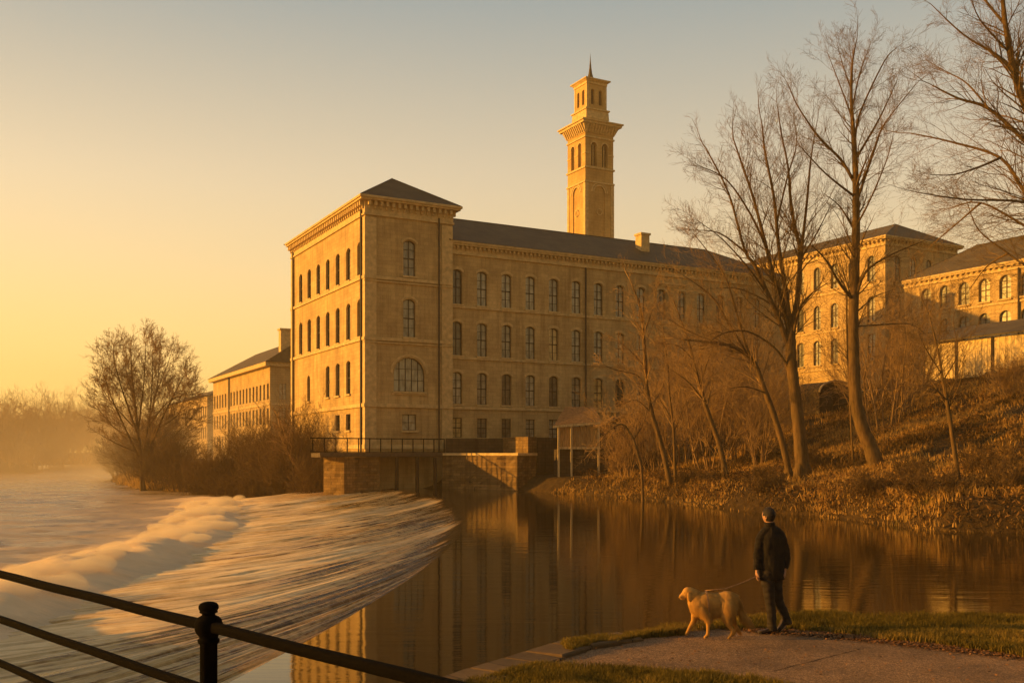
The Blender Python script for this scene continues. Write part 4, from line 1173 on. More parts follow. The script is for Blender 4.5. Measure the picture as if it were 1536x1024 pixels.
# far thicket as one mass
segs = []; r = random.Random(5)
c = dict(wig=.2, up=.1, kids=(5, 4), ang=(.4, .9), lr=(.4, .65), rm=.06, mx=2)
for i in range(1100):
    px = r.uniform(-60, 175) if i % 3 else r.uniform(-60, 70); Y = r.uniform(228, 330); x = (px - 768) / F * Y
    if float(sdist(np.array([x]), np.array([Y]))[0]) < .5: continue
    grow(segs, (x, Y, gz(x, Y) - .3), (0, 0, 1), r.uniform(3, 8.5), .12, 0, 2, c, r)
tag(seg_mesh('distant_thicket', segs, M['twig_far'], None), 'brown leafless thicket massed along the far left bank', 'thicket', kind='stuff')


# ------------------------------------------------------------------ grass made of blades
def blades(name, P, H, Wd, mat, seed, lean=.35, parent=None, two=False):
    r = np.random.default_rng(seed); n = len(P)
    a = r.uniform(0, 2 * np.pi, n); ln = r.uniform(0, lean, n) * H; la = r.uniform(0, 2 * np.pi, n)
    dx, dy = np.cos(a) * Wd / 2, np.sin(a) * Wd / 2
    B0 = P + np.stack([-dx, -dy, 0 * dx - .03 * H], 1); B1 = P + np.stack([dx, dy, 0 * dx - .03 * H], 1)
    tip = P + np.stack([np.cos(la) * ln, np.sin(la) * ln, H], 1)
    if not two:
        V = np.stack([B0, B1, tip], 1).reshape(-1, 3); Fa = np.arange(3 * n).reshape(n, 3)
    else:
        mid = P + np.stack([np.cos(la) * ln * .3, np.sin(la) * ln * .3, H * .6], 1)
        M0 = mid + np.stack([-dx, -dy, 0 * dx], 1) * .75; M1 = mid + np.stack([dx, dy, 0 * dx], 1) * .75
        tip[:, 2] -= .1 * H * (ln / np.maximum(H, 1e-6))
        V = np.stack([B0, B1, M1, M0, tip], 1).reshape(-1, 3); b = np.arange(n)[:, None] * 5
        Fa = np.concatenate([np.concatenate([b, b + 1, b + 2], 1), np.concatenate([b, b + 2, b + 3], 1), np.concatenate([b + 3, b + 2, b + 4], 1)], 0)
    return np_mesh(name, V, Fa, mat, parent)


g = np.random.default_rng(3)
def scatter(n, xr, yr, cond):
    X = g.uniform(*xr, n); Y = g.uniform(*yr, n); sd = sdist(X, Y); m = cond(X, Y, sd); return X[m], Y[m], sd[m]


# far bank
X, Y, sd = scatter(620000, (-1, 62), (30, 100), lambda X, Y, sd: (sd > -.25) & (Y > 30) & (X / Y > .0) & (X / Y < .56) & ((np.abs(X - 4) > 5) | (Y < 74)) & (Y < np.interp(X / Y, [0, .1, .25, .35, .42, .56], [74, 80, 100, 100, 90, 88])))
keep = g.uniform(0, 1, len(X)) < np.clip(.12 + 1.25 * (fbm(X * .35, Y * .35, 61) - .33) * 2.2, .06, 1) * np.clip(70 / Y, .5, 1.6) * .75
X, Y, sd = X[keep], Y[keep], sd[keep]
H = (.14 + .62 * fbm(X * .5, Y * .5, 62) ** 1.5) * g.uniform(.5, 1.3, len(X)) * np.interp(sd, [-.3, .5, 2], [.5, .7, .9])
P = np.stack([X, Y, ground(X, Y)], 1); P[:, 2] = np.maximum(P[:, 2], -.05)
o = blades('bank_grass', P, H, .035 + .03 * g.uniform(0, 1, len(X)), M['dry_grass'], 1, .9, two=True)
tag(o, 'dry golden grass and bracken covering the bank under the trees', 'grass', kind='stuff')
# low bracken: small tilted leaflets
X, Y, sd = scatter(420000, (2, 62), (32, 98), lambda X, Y, sd: (sd > .2) & (X / Y > .06) & (X / Y < .56))
keep = g.uniform(0, 1, len(X)) < np.clip((fbm(X * .28 + 5, Y * .28, 66) - .42) * 4, 0, .6) * np.clip(60 / Y, .4, 1.2)
X, Y = X[keep], Y[keep]; n = len(X)
Z = ground(X, Y) + g.uniform(.0, 1, n) * (.15 + .75 * np.clip((fbm(X * .6, Y * .6, 68) - .35) * 2, 0, 1)); s = g.uniform(.03, .085, n)
U_ = g.normal(size=(n, 3)); U_ /= np.linalg.norm(U_, axis=1, keepdims=True); V_ = np.cross(U_, g.normal(size=(n, 3))); V_ /= np.linalg.norm(V_, axis=1, keepdims=True)
c0 = np.stack([X, Y, Z], 1)
V = np.stack([c0 - U_ * s[:, None] * 1.6, c0 + V_ * s[:, None] * .5, c0 + U_ * s[:, None] * 1.6, c0 - V_ * s[:, None] * .5], 1).reshape(-1, 3)
tag(np_mesh('dead_bracken', V, np.arange(4 * n).reshape(n, 4), M['bracken']), 'brown dead bracken clumps on the sloping bank', 'bracken', kind='stuff')
# mill bank grass, left
X, Y, sd = scatter(90000, (-60, -12), (82, 150), lambda X, Y, sd: (sd > -.1) & (sd < 9) & ((X - C0.x) * .879 + (Y - 82) * .477 < -.2))
P = np.stack([X, Y, ground(X, Y)], 1); H = .5 + 1.0 * fbm(X * .4, Y * .4, 71)
tag(blades('mill_bank_grass', P, H * g.uniform(.5, 1.2, len(X)), .07, M['dry_grass'], 2, .6), 'rank grass on the bank left of the pier', 'grass', kind='stuff')

# ------------------------------------------------------------------ path, verge, kerb stones
PZ = .315
edge = [(-1.3, 9.5), (-.76, 11.05), (-.07, 12.1), (.72, 13.2), (1.78, 13.9), (2.3, 14.2), (3.8, 15.3), (5, 15.5), (6.5, 15.3), (7.8, 15.2), (14, 14.8), (30, 14)]
def densify(P, n=8, jit=.03, seed=1):
    r = random.Random(seed); out = []
    for (x0, y0), (x1, y1) in zip(P, P[1:]):
        for i in range(n): t = i / n; out.append((x0 + (x1 - x0) * t + r.uniform(-jit, jit), y0 + (y1 - y0) * t + r.uniform(-jit, jit)))
    return out + [P[-1]]
de = densify(edge, 10, .02)
V = []; Fq = []
for x, y in de: V += [(x, y, PZ), (x, y, -1.6)]
for i in range(len(de) - 1): Fq.append((2 * i, 2 * i + 1, 2 * i + 3, 2 * i + 2))
tag(np_mesh('river_wall', V, Fq, M['rubble']), kind='structure')
m = MB(); m.v = [(x, y, PZ) for x, y in de] + [(30, 9.31, PZ), (-1.3, 9.31, PZ)]; m.f = [tuple(range(len(m.v)))]
tag(m.build('path', M['path']), kind='structure')
# kerb flagstones along the left edge
kp = [Vector((x, y, 0)) for x, y in [(-1.25, 9.7), (-.76, 11.05), (-.07, 12.1), (.72, 13.2), (1.5, 13.75)]]
r = random.Random(12); m = MB()
for a, b in zip(kp, kp[1:]):
    L = (b - a).length; d = (b - a) / L; nrm = Vector((d.y, -d.x, 0)); s = 0
    while s < L - .15:
        w = min(r.uniform(.38, .75), L - s); dp = r.uniform(.42, .62)
        p0 = a + d * (s + .012); p1 = a + d * (s + w - .012); o_ = -nrm * .05; zt = PZ + r.uniform(.035, .07)
        q = [p0 + o_, p1 + o_, p1 + nrm * dp, p0 + nrm * dp]; e = .02
        qi = [p0 + o_ + (d + nrm) * e, p1 + o_ + (nrm - d) * e, p1 + nrm * dp - (nrm + d) * e, p0 + nrm * dp + (d - nrm) * e]
        tilt = [r.uniform(-.008, .008) for _ in range(4)]
        m.add([(v.x, v.y, PZ - .25) for v in q] + [(v.x, v.y, zt - .02 + t) for v, t in zip(q, tilt)] + [(v.x, v.y, zt + t) for v, t in zip(qi, tilt)],
              [(0, 1, 5, 4), (1, 2, 6, 5), (2, 3, 7, 6), (3, 0, 4, 7), (4, 5, 9, 8), (5, 6, 10, 9), (6, 7, 11, 10), (7, 4, 8, 11), (8, 9, 10, 11)])
        s += w
tag(m.build('kerb', M['kerb']), kind='structure')


def inpoly(P, X, Y):
    P = np.array(P); ins = np.zeros(X.shape, bool); n = len(P)
    for i in range(n):
        (ax_, ay_), (bx_, by_) = P[i], P[(i + 1) % n]
        cnd = (ay_ > Y) != (by_ > Y); xi = (bx_ - ax_) * (Y - ay_) / ((by_ - ay_) or 1e-9) + ax_; ins ^= cnd & (X < xi)
    return ins


V1 = [(2.35, 14.15), (3.8, 15.35), (5, 15.55), (6.5, 15.35), (7.8, 15.25), (14, 14.85), (29.8, 14.05), (29.8, 10.6), (12, 10.7), (8, 11.6), (6.2, 12.25), (5.4, 13.0), (4.6, 13.65), (3.9, 14.15), (3.0, 14.35)]
V2 = [(.55, 12.75), (1.1, 13.35), (1.78, 13.85), (2.3, 14.15), (2.45, 14.0), (1.9, 13.5), (1.3, 12.95), (.85, 12.6), (.6, 12.45)]
V3 = [(-.75, 10.55), (-.1, 11.35), (.3, 11.75), (.75, 11.6), (1.3, 11.45), (2.0, 11.25), (2.7, 11.0), (3.1, 10.6), (3.0, 9.6), (-.9, 9.6)]
bl = []; soil = []
for poly, n in ((V1, 175000), (V2, 26000), (V3, 70000)):
    A = np.array(poly); X = g.uniform(A[:, 0].min(), A[:, 0].max() if poly is not V1 else 13, n * 2); Y = g.uniform(A[:, 1].min(), A[:, 1].max(), n * 2)
    wx = (fbm(X * 1.6, Y * 1.6, 81) - .48) * .55; wy = (fbm(X * 1.6, Y * 1.6, 82) - .48) * .55
    k = inpoly(poly, X + wx, Y + wy) & (sdist(X, Y) > .03); X, Y = X[k][:n], Y[k][:n]
    k = g.uniform(0, 1, len(X)) < np.clip(.35 + 3 * (fbm(X * 2.2, Y * 2.2, 83) - .36), .15, 1); bl.append((X[k], Y[k]))
X = np.concatenate([b[0] for b in bl]); Y = np.concatenate([b[1] for b in bl])
hump = .07 * fbm(X * 1.1, Y * 1.1, 85)
P = np.stack([X, Y, PZ + .004 + 0 * X], 1)
H = (.045 + .11 * fbm(X * 1.3, Y * 1.3, 84) ** 1.2) * g.uniform(.6, 1.35, len(X)) + hump * .3
tag(blades('verge_grass', P, H, .007 + .005 * g.uniform(0, 1, len(X)), M['lawn'], 4, .8, two=True), 'short green grass tufts edging the gravel path', 'grass', kind='stuff')
# fallen leaves at the verge edge
def leaves(n, fx, sx, seed):
    t = g.uniform(0, 1, n); lx = np.interp(t, np.linspace(0, 1, len(fx)), [p[0] for p in fx]); ly = np.interp(t, np.linspace(0, 1, len(fx)), [p[1] for p in fx])
    X = lx + g.normal(0, sx, n); Y = ly + g.normal(0, sx * .7, n); return X, Y
X, Y = leaves(8000, [(3.3, 14.2), (4.2, 13.8), (5.0, 13.35), (5.6, 12.85), (6.4, 12.2), (8, 11.5), (10, 11.1)], .16, 1)
X2, Y2 = leaves(500, [(0, 11.5), (3, 12.5), (8, 10.8)], .9, 2); X = np.concatenate([X, X2]); Y = np.concatenate([Y, Y2])
n = len(X); s = g.uniform(.008, .019, n); a = g.uniform(0, 6.28, n); tl = g.uniform(-.6, .6, (n, 2))
ux, uy = np.cos(a) * s, np.sin(a) * s
c0 = np.stack([X, Y, PZ + .012 + g.uniform(0, .02, n)], 1)
A_ = np.stack([ux * 1.5, uy * 1.5, tl[:, 0] * s], 1); B_ = np.stack([-uy, ux, tl[:, 1] * s], 1)
ok = sdist(X, Y) > .05
V = np.stack([c0 - A_, c0 + B_ * .8, c0 + A_, c0 - B_ * .8], 1)[ok].reshape(-1, 3)
tag(np_mesh('fallen_leaves', V, np.arange(len(V)).reshape(-1, 4), M['leaf_litter']), 'brown fallen leaves along the verge edge', 'leaves', kind='stuff')
# crack across the path
m = MB(); a = Vector(W(1160, 1007, 11.5)); b = Vector(W(1290, 973, 12.8)); r = random.Random(4); prev = None
N = 16
M['crack'] = simple('crack', (.02, .013, .008), .95, .1)
for i in range(N + 1):
    p = a.lerp(b, i / N) + Vector((0, r.uniform(-.012, .012), 0)); w_ = .009 * r.uniform(.5, 1.4)
    cur = [(p.x, p.y - w_, PZ + .004), (p.x, p.y + w_, PZ + .004)]
    if prev: m.add([prev[0], cur[0], cur[1], prev[1]], [(0, 1, 2, 3)])
    prev = cur
tag(m.build('path_crack', M['crack']), kind='structure')

# ------------------------------------------------------------------ iron railing in front of the camera
RA = Vector((-1.35, 4.45, 0)); RD = Vector((-1, 1.01, 0)).normalized()
ir = empty('iron_railing', (RA.x, RA.y, 1.15), 0, 'black iron railing with ball topped post above the weir, nearest thing to the viewer', 'railing')
for s in (0, 3.05, -3.4):
    m = MB(); p = RD * s
    m.lathe((p.x, p.y, 0), [(.07, 0), (.07, .04), (.048, .06), (.040, .09), (.038, .15), (.038, .81), (.047, .818), (.048, .830), (.040, .836), (.042, .845), (.054, .860), (.061, .880), (.062, .898), (.056, .918), (.044, .930), (.032, .936), (.026, .94)], 28)
    po = m.build('post', M['iron'], ir, True)
    m = MB(); m.lathe((p.x, p.y, 0), [(.026, .925), (.029, .938), (.028, .945), (.039, .950), (.040, .955), (.037, .958), (.0425, .965), (.0440, .973), (.0425, .982), (.036, .990), (.024, .996), (.010, .9985), (.0015, .999)], 28)
    m.build('finial', M['iron'], po, True)
for z, rr in ((.888, .0235), (.60, .022), (.32, .021)):
    m = MB(); n_ = 60; pts = []
    a, b = RD * 9.0, RD * -2.6
    u = (b - a).normalized(); sd_ = Vector((u.y, -u.x, 0)); prof = [(rr * .95 * math.copysign(abs(math.cos(t)) ** .6, math.cos(t)), rr * math.copysign(abs(math.sin(t)) ** .6, math.sin(t))) for t in [2 * math.pi * i / 14 for i in range(14)]]
    k = len(prof); V = []; r = random.Random(int(z * 100))
    for i in range(n_ + 1):
        c_ = a.lerp(b, i / n_) + Vector((0, 0, z - .0015 * math.sin(i * .9)))
        for x_, z_ in prof: V.append(tuple(c_ + sd_ * (x_ + r.uniform(-.0006, .0006)) + Vector((0, 0, z_ + r.uniform(-.0006, .0006)))))
    Fa = [(i * k + j, i * k + (j + 1) % k, (i + 1) * k + (j + 1) % k, (i + 1) * k + j) for i in range(n_) for j in range(k)]
    m.v = V; m.f = Fa; m.build('rail', M['iron'], ir, True)
# terrace the railing stands on
tp_ = [(-14, 17.2), (-3.45, 6.85), (-2.5, 6.4), (-.2, 4.0), (1.2, 2.6), (3, 2.6), (3, -8), (-16, -8), (-30, 20)]
m = MB(); m.v = [(x, y, 1.155) for x, y in tp_] + [(x, y, -2.2) for x, y in tp_]; k = len(tp_)
m.f = [tuple(range(k))] + [(i, (i + 1) % k, k + (i + 1) % k, k + i) for i in range(k)]
tag(m.build('terrace', M['rubble']), kind='structure')


# ------------------------------------------------------------------ figures
def skin_object(name, verts, edges, radii, mat, parent, root=0, sub=2, bfl=.2):
    bm = bmesh.new(); lay = bm.verts.layers.skin.verify()
    vs = []
    for (p, r_) in zip(verts, radii):
        v = bm.verts.new(p); v[lay].radius = r_ if isinstance(r_, tuple) else (r_, r_); vs.append(v)
    vs[root][lay].use_root = True
    for a, b in edges: bm.edges.new((vs[a], vs[b]))
    me = bpy.data.meshes.new(name); bm.to_mesh(me); bm.free()
    o = bpy.data.objects.new(name, me); COL.objects.link(o)
    sk = o.modifiers.new('skin', 'SKIN'); sk.branch_smoothing = .6; sk.use_smooth_shade = True
    sb = o.modifiers.new('sub', 'SUBSURF'); sb.levels = sub; sb.render_levels = sub
    dg = bpy.context.evaluated_depsgraph_get(); ev = o.evaluated_get(dg)
    m2 = bpy.data.meshes.new_from_object(ev); bpy.data.objects.remove(o)
    m2.materials.clear(); m2.name = name
    return link_mesh(name, m2, mat, parent, True)


def remesh(mb, name, mat, parent, voxel=.01, smooth=6):
    me = mb.mesh(name) if isinstance(mb, MB) else mb
    bm = bmesh.new(); bm.from_mesh(me); bmesh.ops.recalc_face_normals(bm, faces=bm.faces); bm.to_mesh(me); bm.free()
    o = bpy.data.objects.new(name, me); COL.objects.link(o)
    r_ = o.modifiers.new('r', 'REMESH'); r_.mode = 'VOXEL'; r_.voxel_size = voxel
    s_ = o.modifiers.new('s', 'SMOOTH'); s_.factor = .5; s_.iterations = smooth
    dg = bpy.context.evaluated_depsgraph_get(); m2 = bpy.data.meshes.new_from_object(o.evaluated_get(dg)); bpy.data.objects.remove(o)
    m2.materials.clear(); m2.name = name
    return link_mesh(name, m2, mat, parent, True)


def blobs(verts, edges, radii, step=.35):
    mb = MB(); n, k = 14, 9
    def ell(c, ry, rx):
        b = len(mb.v)
        mb.v.append((c.x, c.y, c.z - rx))
        for i in range(1, k):
            a = -math.pi / 2 + math.pi * i / k
            for j in range(n):
                t = 2 * math.pi * j / n; mb.v.append((c.x + rx * math.cos(a) * math.cos(t), c.y + ry * math.cos(a) * math.sin(t), c.z + rx * math.sin(a)))
        mb.v.append((c.x, c.y, c.z + rx)); top = len(mb.v) - 1
        for j in range(n):
            j2 = (j + 1) % n; mb.f.append((b, b + 1 + j2, b + 1 + j)); mb.f.append((top, b + 1 + (k - 2) * n + j, b + 1 + (k - 2) * n + j2))
            for i in range(k - 2): q = b + 1 + i * n; mb.f.append((q + j, q + j2, q + n + j2, q + n + j))
    R_ = [r_ if isinstance(r_, tuple) else (r_, r_) for r_ in radii]
    for a, b in edges:
        A, B = Vector(verts[a]), Vector(verts[b]); m_ = max(2, int((B - A).length / (min(min(R_[a]), min(R_[b])) * step)) + 1)
        for i in range(m_ + 1):
            t = i / m_; t2 = t * t * (3 - 2 * t); ell(A.lerp(B, t), R_[a][0] * (1 - t2) + R_[b][0] * t2, R_[a][1] * (1 - t2) + R_[b][1] * t2)
    return mb


def bez_loft(rings, n=24, wr=0., seed=0):
    return MB().loft(rings, n, wr, seed)


def limb_mesh(pts, rads, n=16, wr=.05, seed=0, cap=True):
    """clothing tube through points, with folds"""
    P = smooth_poly([(Vector(p), r_) for p, r_ in zip(pts, rads)], 7)
    mb = MB(); b = 0; prev = None; m_ = len(P)
    for i, (p, r_) in enumerate(P):
        d = (P[min(i + 1, m_ - 1)][0] - P[max(i - 1, 0)][0]).normalized()
        a = d.orthogonal().normalized() if prev is None else (prev - d * prev.dot(d)).normalized(); prev = a; c_ = d.cross(a)
        for k in range(n):
            t = 2 * math.pi * k / n
            q = r_ * (1 + wr * math.sin(i * 1.7 + 2 * math.sin(t + seed)) + wr * .6 * math.sin(3 * t + i * .8 + seed))
            mb.v.append(tuple(p + a * q * math.cos(t) + c_ * q * math.sin(t)))
    for i in range(m_ - 1):
        for k in range(n):
            k2 = (k + 1) % n; mb.f.append((i * n + k, i * n + k2, (i + 1) * n + k2, (i + 1) * n + k))
    if cap: mb.f.append(tuple(reversed(range(n)))); mb.f.append(tuple((m_ - 1) * n + k for k in range(n)))
    return mb


M['skin'] = simple('skin', (.42, .22, .13), .55, .35, var=.15, scale=12, bump=.1, bd=.003)
M['coat'] = simple('dark_coat', (.015, .011, .008), .9, .2, var=.4, scale=14, bump=.5, bd=.01)
M['trouser'] = simple('dark_trousers', (.028, .021, .016), .9, .2, var=.4, scale=16, bump=.4, bd=.008)
M['shoe'] = simple('brown_shoe', (.035, .02, .012), .6, .35, scale=30)
M['hair'] = simple('dark_hair', (.018, .012, .009), .75, .3, var=.5, scale=60, stretch=(1, 1, .3), bump=.6, bd=.004)
M['eye'] = simple('eye', (.03, .02, .015), .2, .5)

PX, PY = (1157 - 768) / F * 13.95, 13.95
man = empty('person', (PX, PY, PZ + .004), 0, 'person in a long dark coat seen from behind, walking left and holding a leash', 'person')
# skeleton: facing -x (left) turned away, y away from the viewer
jv = [((.0, 0, .90), (.13, .11)), ((-.005, 0, 1.08), (.125, .10)), ((-.005, 0, 1.28), (.14, .10)), ((-.01, 0, 1.41), (.08, .065)), ((-.02, .005, 1.50), (.052, .055)), ((-.028, .01, 1.565), (.052, .056)), ((-.03, .012, 1.63), (.068, .082)), ((-.028, .012, 1.69), (.066, .08)), ((-.025, .01, 1.725), (.045, .055)),
      # left arm (image left) 9..
      ((-.12, -.01, 1.36), (.04, .04)), ((-.175, -.02, 1.25), (.046, .048)), ((-.205, -.03, 1.10), (.038, .040)), ((-.215, -.05, .97), (.032, .030)), ((-.218, -.062, .885), (.024, .020)), ((-.222, -.07, .835), (.034, .017)),
      # right arm 15..
      ((.115, 0, 1.36), (.04, .04)), ((.18, .01, 1.25), (.046, .048)), ((.215, .015, 1.10), (.038, .040)), ((.205, .0, .98), (.032, .030)), ((.185, -.015, .895), (.024, .020)), ((.175, -.02, .85), (.034, .017)),
      # stance leg 21.. (image left)
      ((-.065, -.03, .84), (.088, .085)), ((-.045, -.03, .64), (.072, .07)), ((-.025, -.03, .46), (.055, .055)), ((-.002, -.03, .28), (.052, .052)), ((.0, -.03, .10), (.036, .036)), ((-.06, -.035, .035), (.04, .03)), ((-.13, -.04, .025), (.036, .022)),
      # trailing leg 28..
      ((.07, .05, .84), (.088, .085)), ((.085, .055, .63), (.07, .068)), ((.12, .06, .43), (.053, .053)), ((.19, .065, .28), (.05, .05)), ((.235, .07, .165), (.034, .034)), ((.18, .06, .075), (.038, .03)), ((.125, .055, .03), (.034, .022))]
ed = [(0, 1), (1, 2), (2, 3), (3, 4), (4, 5), (5, 6), (6, 7), (7, 8), (3, 9), (9, 10), (10, 11), (11, 12), (12, 13), (13, 14), (3, 15), (15, 16), (16, 17), (17, 18), (18, 19), (19, 20),
      (0, 21), (21, 22), (22, 23), (23, 24), (24, 25), (25, 26), (26, 27), (0, 28), (28, 29), (29, 30), (30, 31), (31, 32), (32, 33), (33, 34)]
# fingers and thumbs, curled; knuckle row below the palm
def fingers(palm, y_dir, sgn):
    i0 = len(jv)
    px, py, pz = palm
    for k, L in enumerate((.070, .078, .073, .058)):
        oy = (k - 1.5) * .0185
        a = (px + .004, py + oy, pz - .030); b = (px + .004 * sgn, py + oy * 1.05, pz - .030 - L * .5); c_ = (px + .022 * sgn, py + oy, pz - .034 - L * .8); d_ = (px + .040 * sgn, py + oy * .95, pz - .022 - L * .75)
        for q, r_ in ((a, .010), (b, .0092), (c_, .0085), (d_, .0075)): jv.append((q, r_))
        ed.append((i0 - 0 if False else palm_i, len(jv) - 4)); ed.append((len(jv) - 4, len(jv) - 3)); ed.append((len(jv) - 3, len(jv) - 2)); ed.append((len(jv) - 2, len(jv) - 1))
    for q, r_ in (((px + .002, py - .040, pz + .0), .0115), ((px + .014 * sgn, py - .052, pz - .032), .0105), ((px + .030 * sgn, py - .040, pz - .056), .009)): jv.append((q, r_))
    ed.append((palm_i, len(jv) - 3)); ed.append((len(jv) - 3, len(jv) - 2)); ed.append((len(jv) - 2, len(jv) - 1))
palm_i = 14; fingers((-.222, -.07, .835), 1, 1)
palm_i = 20; fingers((.175, -.02, .85), 1, -1)
body = skin_object('body', [v for v, _ in jv], ed, [r_ for _, r_ in jv], M['skin'], man)
# head features join the body mesh: skull, nose, ears, chin, brow
def head_mesh(cx, cy, cz, yaw):
    bm = bmesh.new(); bmesh.ops.create_uvsphere(bm, u_segments=40, v_segments=28, radius=1)
    for v in bm.verts:
        x, y, z = v.co           # face looks along -x here
        X_, Y_, Z_ = x * .098, y * .077, z * .118
        if z < 0: Y_ *= 1 - .22 * (-z); X_ *= 1 - .10 * (-z) if x < 0 else 1 - .42 * (-z)
        f = math.exp(-((y / .16) ** 2)); 
        if x < -.3:
            X_ -= .017 * f * math.exp(-((z + .18) / .16) ** 2)            # nose
            X_ -= .008 * math.exp(-((z - .12) / .09) ** 2) * math.exp(-(y / .5) ** 2)  # brow
            X_ += .010 * math.exp(-((z + .02) / .09) ** 2) * math.exp(-((abs(y) - .36) / .18) ** 2)   # eye sockets
            X_ -= .007 * math.exp(-((z + .47) / .06) ** 2) * math.exp(-(y / .25) ** 2)  # lips
            X_ += .004 * math.exp(-((z + .505) / .02) ** 2) * math.exp(-(y / .25) ** 2)
            X_ -= .010 * math.exp(-((z + .78) / .14) ** 2) * math.exp(-(y / .3) ** 2)   # chin
        v.co = (X_, Y_, Z_)
    for s in (-1, 1):
        r_ = bmesh.ops.create_uvsphere(bm, u_segments=14, v_segments=10, radius=1)
        for v in r_['verts']:
            x, y, z = v.co; rr = math.hypot(x, z); v.co = (.014 + x * .014 + .004 * z, s * (.070 + y * .007 + .006 * max(0, x) + (.004 if rr > .7 else -.002)), -.016 + z * .026)
    q = Matrix.Translation((cx, cy, cz)) @ Matrix.Rotation(yaw, 4, 'Z'); bm.transform(q)
    return bm
HYAW = R(-52)
hb_ = head_mesh(-.032, .012, 1.632, HYAW); hb_.from_mesh(body.data); hb_.to_mesh(body.data); hb_.free(); body.data.shade_smooth()
q = Matrix.Translation((-.032, .012, 1.632)) @ Matrix.Rotation(HYAW, 4, 'Z')
for s in (-1, 1):
    bm = bmesh.new(); bmesh.ops.create_uvsphere(bm, u_segments=12, v_segments=8, radius=.011); me = bpy.data.meshes.new('eye'); bm.transform(q @ Matrix.Translation((-.083, s * .029, 0.0))); bm.to_mesh(me); bm.free(); link_mesh('eye', me, M['eye'], man, True)
bm = bmesh.new(); bmesh.ops.create_uvsphere(bm, u_segments=36, v_segments=24, radius=1)
dead = []
for v in bm.verts:
    x, y, z = v.co
    lim = .38 if x < -.55 else (-.02 if x < -.12 else -.62)
    if z < lim: dead.append(v)
    n3 = 1.045 + .02 * math.sin(9 * x + 5 * y) * math.sin(8 * z + 3 * y)
    X_, Y_, Z_ = x * .098 * n3, y * .077 * n3, z * .118 * (n3 + .01)
    if z < 0: Y_ *= 1 - .22 * (-z); X_ *= 1 - .10 * (-z) if x < 0 else 1 - .40 * (-z)
    v.co = (X_, Y_, Z_)
bmesh.ops.delete(bm, geom=dead, context='VERTS'); bm.transform(q); me = bpy.data.meshes.new('hair'); bm.to_mesh(me); bm.free(); link_mesh('hair', me, M['hair'], man, True)
# coat
m = bez_loft([(-.002, .0, .742, .170, .125), (.0, .0, .76, .180, .135), (.0, 0, .85, .186, .138), (.003, 0, .97, .182, .134), (.004, 0, 1.10, .172, .126), (.002, 0, 1.22, .172, .124), (.0, 0, 1.31, .170, .120), (-.003, 0, 1.37, .150, .108), (-.006, 0, 1.415, .115, .092), (-.012, .004, 1.455, .080, .076), (-.016, .006, 1.50, .066, .068), (-.018, .006, 1.515, .06, .062)], 36, .022, 2)
for a_, b_ in ((((-.095, 0, 1.365), (-.15, -.010, 1.315), (-.182, -.02, 1.20), (-.200, -.03, 1.09), (-.212, -.048, .98), (-.218, -.06, .885)), 1), (((.092, 0, 1.365), (.148, .006, 1.315), (.186, .010, 1.20), (.210, .012, 1.09), (.205, .0, .98), (.186, -.012, .905)), 4)):
    t_ = limb_mesh(a_, [.066, .068, .060, .056, .053, .047], 18, .06, b_); m.add(t_.v, t_.f)
t_ = blobs([(-.012, .0, 1.46), (-.085, 0, 1.42), (-.128, -.004, 1.375), (-.165, -.01, 1.30), (.075, 0, 1.42), (.122, .003, 1.375), (.160, .006, 1.30)], [(0, 1), (1, 2), (2, 3), (0, 4), (4, 5), (5, 6)], [(.070, .070), (.074, .060), (.068, .060), (.064, .066), (.074, .060), (.068, .060), (.064, .066)], .3)
m.add(t_.v, t_.f)
coat = remesh(m, 'coat', M['coat'], man, .0085, 5)
cc = np.empty(len(coat.data.vertices) * 3); coat.data.vertices.foreach_get('co', cc); cc = cc.reshape(-1, 3)   # folds in the cloth
nn_ = np.empty_like(cc); coat.data.vertices.foreach_get('normal', nn_.ravel()) if False else None
ang_ = np.arctan2(cc[:, 1], cc[:, 0]); f_ = (fbm(ang_ * 3.0 + cc[:, 2] * 1.5, cc[:, 2] * 7.0, 91, 3) - .45) * .022; rr_ = np.hypot(cc[:, 0], cc[:, 1]) + 1e-6
cc[:, 0] += cc[:, 0] / rr_ * f_; cc[:, 1] += cc[:, 1] / rr_ * f_; coat.data.vertices.foreach_set('co', cc.ravel()); coat.data.update()
m = MB(); m.lathe((-.024, .008, 0), [(.060, 1.475), (.072, 1.48), (.076, 1.50), (.074, 1.53), (.068, 1.545), (.058, 1.54), (.052, 1.50)], 24); m.build('collar', M['coat'], man, True)
